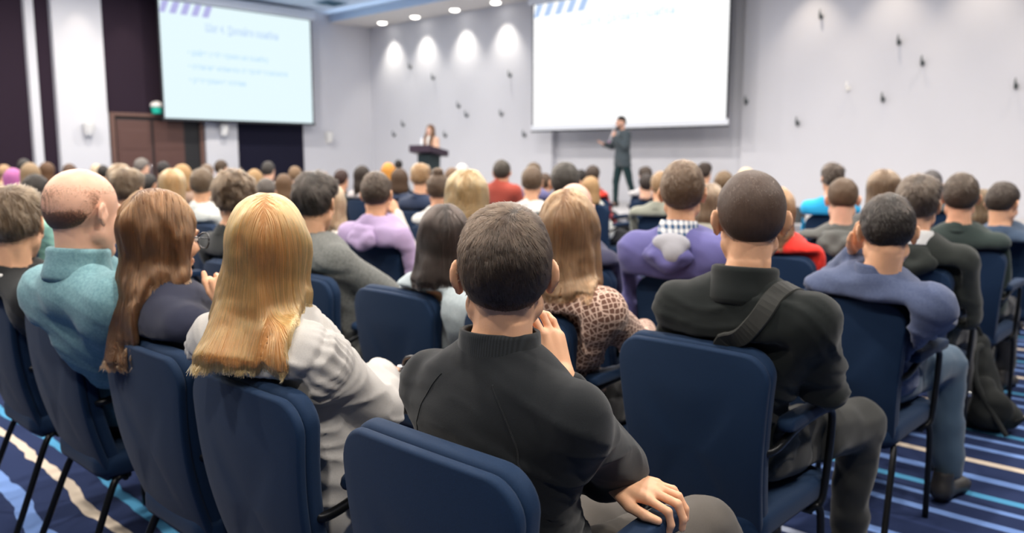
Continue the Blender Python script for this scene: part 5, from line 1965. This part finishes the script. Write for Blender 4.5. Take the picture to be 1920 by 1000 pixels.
def presenter():
    coat = fabric((.050, .066, .078), None, (0, 0, 0), 1, .85, .15)
    trs = fabric((.008, .026, .030), None, (0, 0, 0), 1, .9, .1)
    b = A(-9.43, 13.45, .42)
    face = -RT * .90 - FH * .42

    def clothes(torso, legs, J, f, r, up, N, C):
        yield 'trousers', legs(.014), trs, .07, .02
        yield 'coat', torso(.020, .30) + [cone(N + up * .015, C, .056, .07, .01, mode='s')], coat, .80, .014
        yield 'shirt', [cone(N - up * .06 + f * .03, N + up * .035, .062, .058, .01), ell(lerp(J['hip'], N, .72) + f * .105, (.05, .04, .16), np.stack([r, f, up], 1), .02)], fabric((.25, .27, .30)), 1.0, .012
    jt = dict(head=(0, .05, 1.672), neck=(0, .0, 1.50), hip=(0, 0, .98), shR=(.165, .0, 1.435), shL=(-.165, .0, 1.435), elR=(.20, .12, 1.20), wrR=(.10, .37, 1.245), elL=(-.25, .10, 1.20), wrL=(-.05, .22, 1.385),
              hiR=(.09, 0, .92), hiL=(-.09, 0, .92), knR=(.10, .08, .50), knL=(-.14, -.09, .50), anR=(.10, .09, .085), anL=(-.17, -.22, .085))
    root, J, B, C, M = standing(b, face, jt, (.035, .026, .022), 'short', dict(
        handR=dict(f=(-.25, 1, .15), n=(.3, .1, -1), curl=(.25, .3, .2)), handL=dict(f=(.55, .25, .55), n=(-.35, .9, .0), curl=(1.1, 1.2, .8), spread=.02), clothes=clothes, hsp=dict(ts=.006, tt=.012), bw=1.22, hyaw=-.1))
    # short beard
    bd = [cone(C + M @ A(sg * .052, .02, -.055), C + M @ A(sg * .015, .078, -.098), .020, .022, .02) for sg in (-1, 1)]
    ax = tuple(np.arange(C[i] - .16, C[i] + .16, .008) for i in range(3))
    V, F = surface(field(bd, ax), ax)
    put_mesh('beard', relax(V, F, 2), F, hair_mat((.04, .028, .022), False), root)
    tag(root, 'bearded person standing on the stage in a dark grey coat, talking into a microphone', 'person')
    # hand-held microphone, between fist and mouth
    hand = b + J['wrL'] + B @ (A(.55, .25, .55) / np.linalg.norm([.55, .25, .55])) * .085
    mouth = b + C + M @ A(0, .135, -.075)
    d = unit(mouth - hand)
    t = empty('microphone', tuple(hand - d * .16))
    MB().lathe([(.012, 0), (.013, .02), (.015, .20), (.021, .245), (.021, .25)], (0, 0, 0), tuple(d), 16).build('handle', simple('mic_grey', (.35, .36, .40), .35, .3), t, True)
    MB().lathe([(.021, .25), (.027, .265), (.028, .285), (.022, .305), (.008, .316), (.001, .317)], (0, 0, 0), tuple(d), 16).build('grille', simple('mic_grille', (.30, .31, .33), .4, .7), t, True)
    MB().lathe([(.0135, -.02), (.015, -.015), (.015, .0), (.012, .004)], (0, 0, 0), tuple(d), 14).build('end_ring', simple('mic_ring', (.45, .08, .35), .4), t, True)
    tag(t, 'grey hand-held microphone in the standing presenter\'s fist', 'microphone')


presenter()


def lectern():
    x, y = -13.33, 11.80
    t = empty('lectern', (x, y, .42))
    dk = simple('lectern_dark', (.012, .026, .030), .5)
    tp = simple('lectern_top_wood', (.045, .028, .045), .45, 0, .4, .15, 20)
    MB().box((-.27, -.20, 0), (.27, .22, .05)).build('base', dk, t, bevel=.01)
    b = MB()
    b.loops([[(-w, -d, z), (w, -d, z), (w, d, z), (-w, d, z)] for w, d, z in ((.20, .16, .05), (.19, .15, .60), (.20, .16, 1.06))])
    b.build('column', dk, t, bevel=.015)
    b = MB()
    b.loops([[(-.37, -.24, z0), (.37, -.24, z0), (.37, .24, z0 - .10), (-.37, .24, z0 - .10)] for z0 in (1.10, 1.235)])
    b.build('reading_desk', tp, t, bevel=.012)
    MB().box((-.34, -.265, 1.10), (.34, -.24, 1.25)).build('front_board', tp, t, bevel=.006)
    g = MB().tube([(.12, -.12, 1.20), (.12, -.12, 1.30), (.10, -.05, 1.40), (.06, .04, 1.43)], .009, 8).build('gooseneck', M_BLACK, t, True)
    MB().lathe([(.010, -.02), (.018, 0), (.020, .04), (.012, .06), (.001, .062)], (.06, .04, 1.43), (-.5, .8, .1), 12).build('microphone_head', M_BLACK, g, True)
    tag(t, 'dark wooden lectern on the stage in front of the woman with long hair', 'lectern')
    bt = empty('water_bottle', (x - .20, y - .02, .42 + 1.195))
    gl = simple('bottle_plastic', (.75, .80, .86), .15)
    MB().lathe([(.03, 0), (.034, .01), (.034, .15), (.014, .20), (.013, .215)], (0, 0, 0), n=16).build('bottle_body', gl, bt, True)
    MB().lathe([(.015, .213), (.015, .24), (.001, .241)], (0, 0, 0), n=14).build('cap', simple('bottle_cap', (.25, .4, .7), .4), bt, True)
    tag(bt, 'small clear water bottle standing on the lectern beside the woman', 'bottle')

    peach = fabric((.70, .45, .33))

    def clothes(torso, legs, J, f, r, up, N, C):
        yield 'trousers', legs(.014), fabric((.03, .03, .05)), .07, .022
        yield 'cardigan', torso(.018) + [cone(N + up * .01, C, .052, .07, .01, mode='s')], peach, .86, .014
        yield 'blouse', [ell(lerp(J['hip'], N, .70) + f * .085, (.055, .055, .20), np.stack([r, f, up], 1), .02), cone(N - up * .06 + f * .02, N, .058, .05, .02)], fabric((.78, .76, .74)), .9, .012

    def curtain(C, Y):
        L = [cone(C + Y @ A(0, -.05, .0), C + Y @ A(0, -.08, -.30), .088, .085, .03, Y[:, 1], .6)]
        for sg in (-1, 1):
            L += [cone(C + Y @ A(sg * .072, .01, .02), C + Y @ A(sg * .085, .06, -.14), .026, .034, .03), cone(C + Y @ A(sg * .085, .06, -.14), C + Y @ A(sg * .085, .125, -.36), .034, .026, .03)]
        return L
    jt = dict(head=(0, .02, 1.595), neck=(0, -.01, 1.44), hip=(0, 0, .94), shR=(.150, 0, 1.375), shL=(-.150, 0, 1.375), elR=(.22, .06, 1.13), wrR=(.16, .27, 1.19), elL=(-.22, .06, 1.13), wrL=(-.16, .27, 1.19),
              hiR=(.085, 0, .88), hiL=(-.085, 0, .88), knR=(.09, .02, .48), knL=(-.09, .02, .48), anR=(.09, 0, .085), anL=(-.09, 0, .085))
    root, J, B, C, M = standing((x - .62, y + .62, .42), (.18, -1), jt, (.20, .105, .055), 'long', dict(male=False, s=.98, bw=.9, handR=dict(f=(0, 1, -.1), n=(0, .1, 1)), handL=dict(f=(0, 1, -.1), n=(0, .1, 1)),
                                clothes=clothes, curtain=curtain, skin=(.74, .47, .38)))
    tag(root, 'person with long light brown hair in a peach cardigan, standing behind the lectern', 'person')


lectern()


def backpack():
    t = empty('backpack', (-.99, 4.66, 0))
    bk = fabric((.014, .016, .016), None, (0, 0, 0), 1, .8, .15, 500.0, 0.05)
    ax = (np.arange(-.26, .27, .011), np.arange(-.22, .23, .011), np.arange(-.02, .56, .011))

    def part(name, pr, par=t, amp=.008):
        D = np.maximum(field(pr, ax), (.004 - ax[2])[None, None, :]).astype(np.float32)
        V, F = surface(D, ax)
        V = relax(V, F, 2)
        V = V + vnormals(V, F) * (amp * vnoise(V * A(18, 18, 22), 6))[:, None]
        V[:, 2] = np.maximum(V[:, 2], .002)
        return put_mesh(name, V, F, bk, par)
    part('bag_body', [cone((-.02, .0, .10), (-.07, .06, .40), .145, .085, .04, (.3, -1, 0), .75), ell((.03, -.02, .09), (.17, .12, .09), None, .05)])
    part('front_pocket', [ell((.06, -.09, .13), (.11, .06, .10), None, .03), cone((.05, -.09, .10), (.02, -.06, .22), .08, .06, .04)])
    for dx in (-.05, .05):
        MB().tube([(-.07 + dx, .02, .42), (-.09 + dx, -.05, .40), (-.06 + dx, -.13, .26), (.0 + dx * 2, -.15, .10), (.06 + dx * 2, -.16, .02)], [.018, .02, .018, .014, .010], 8).build('shoulder_strap', bk, t, True)
    MB().tube([(-.10, .05, .46), (-.10, .02, .52), (-.05, .02, .53), (-.03, .05, .47)], .010, 8).build('carry_handle', bk, t, True)
    MB().tube([(.14, -.06, .06), (.22, -.10, .10), (.24, -.10, .15)], [.010, .008, .006], 8).build('strap_end', bk, t, True)
    MB().lathe([(.012, -.004), (.016, 0), (.012, .004)], (-.02, -.165, .2), (0, 1, 0), 12).build('buckle', M_CHROME, t, True)
    tag(t, 'slumped black backpack on the carpet beside the chair legs at the right aisle', 'backpack')


backpack()


def hand_bag():
    t = empty('handbag', (-1.70, 1.46, .655))
    lk = simple('black_leather', (.016, .016, .017), .4)
    ax = (np.arange(-.17, .18, .009), np.arange(-.10, .11, .009), np.arange(-.01, .17, .009))
    D = np.maximum(field([cone((-.10, 0, .055), (.10, 0, .055), .055, .055, .03), cone((-.09, 0, .09), (.09, 0, .09), .04, .04, .03)], ax), (.003 - ax[2])[None, None, :]).astype(np.float32)
    V, F = surface(D, ax)
    put_mesh('bag_body', relax(V, F, 2), F, lk, t)
    MB().tube([(-.07, 0, .125), (-.06, 0, .17), (.06, 0, .17), (.07, 0, .125)], .007, 8).build('handle', lk, t, True)
    for x in (-.07, .07):
        MB().lathe([(.009, -.012), (.012, -.008), (.012, .012), (.009, .016)], (x, -.01, .125), (0, 0, 1), 12).build('clasp', M_CHROME, t, True)
    tag(t, 'small black handbag with silver clasps on the golden blond woman\'s lap', 'handbag')


hand_bag()


def stage_case():
    p = at_y(1487, 388, 11.9)
    t = empty('equipment_case', (p[0], 11.9, .42))
    b = MB()
    b.loops([[(-.14, y, 0), (.14, y, 0), (.14, y + .05, .16), (.02, y + .02, .24), (-.14, y, .20)] for y in (-.12, .12)])
    b.build('case_body', simple('case_black', (.02, .024, .028), .6), t, bevel=.01)
    MB().tube([(-.06, 0, .21), (-.06, 0, .25), (.0, 0, .26), (.0, 0, .235)], .010, 8).build('handle', M_BLACK, t, True)
    tag(t, 'small black equipment case on the stage edge, right of the buzz-cut head', 'case')


stage_case()
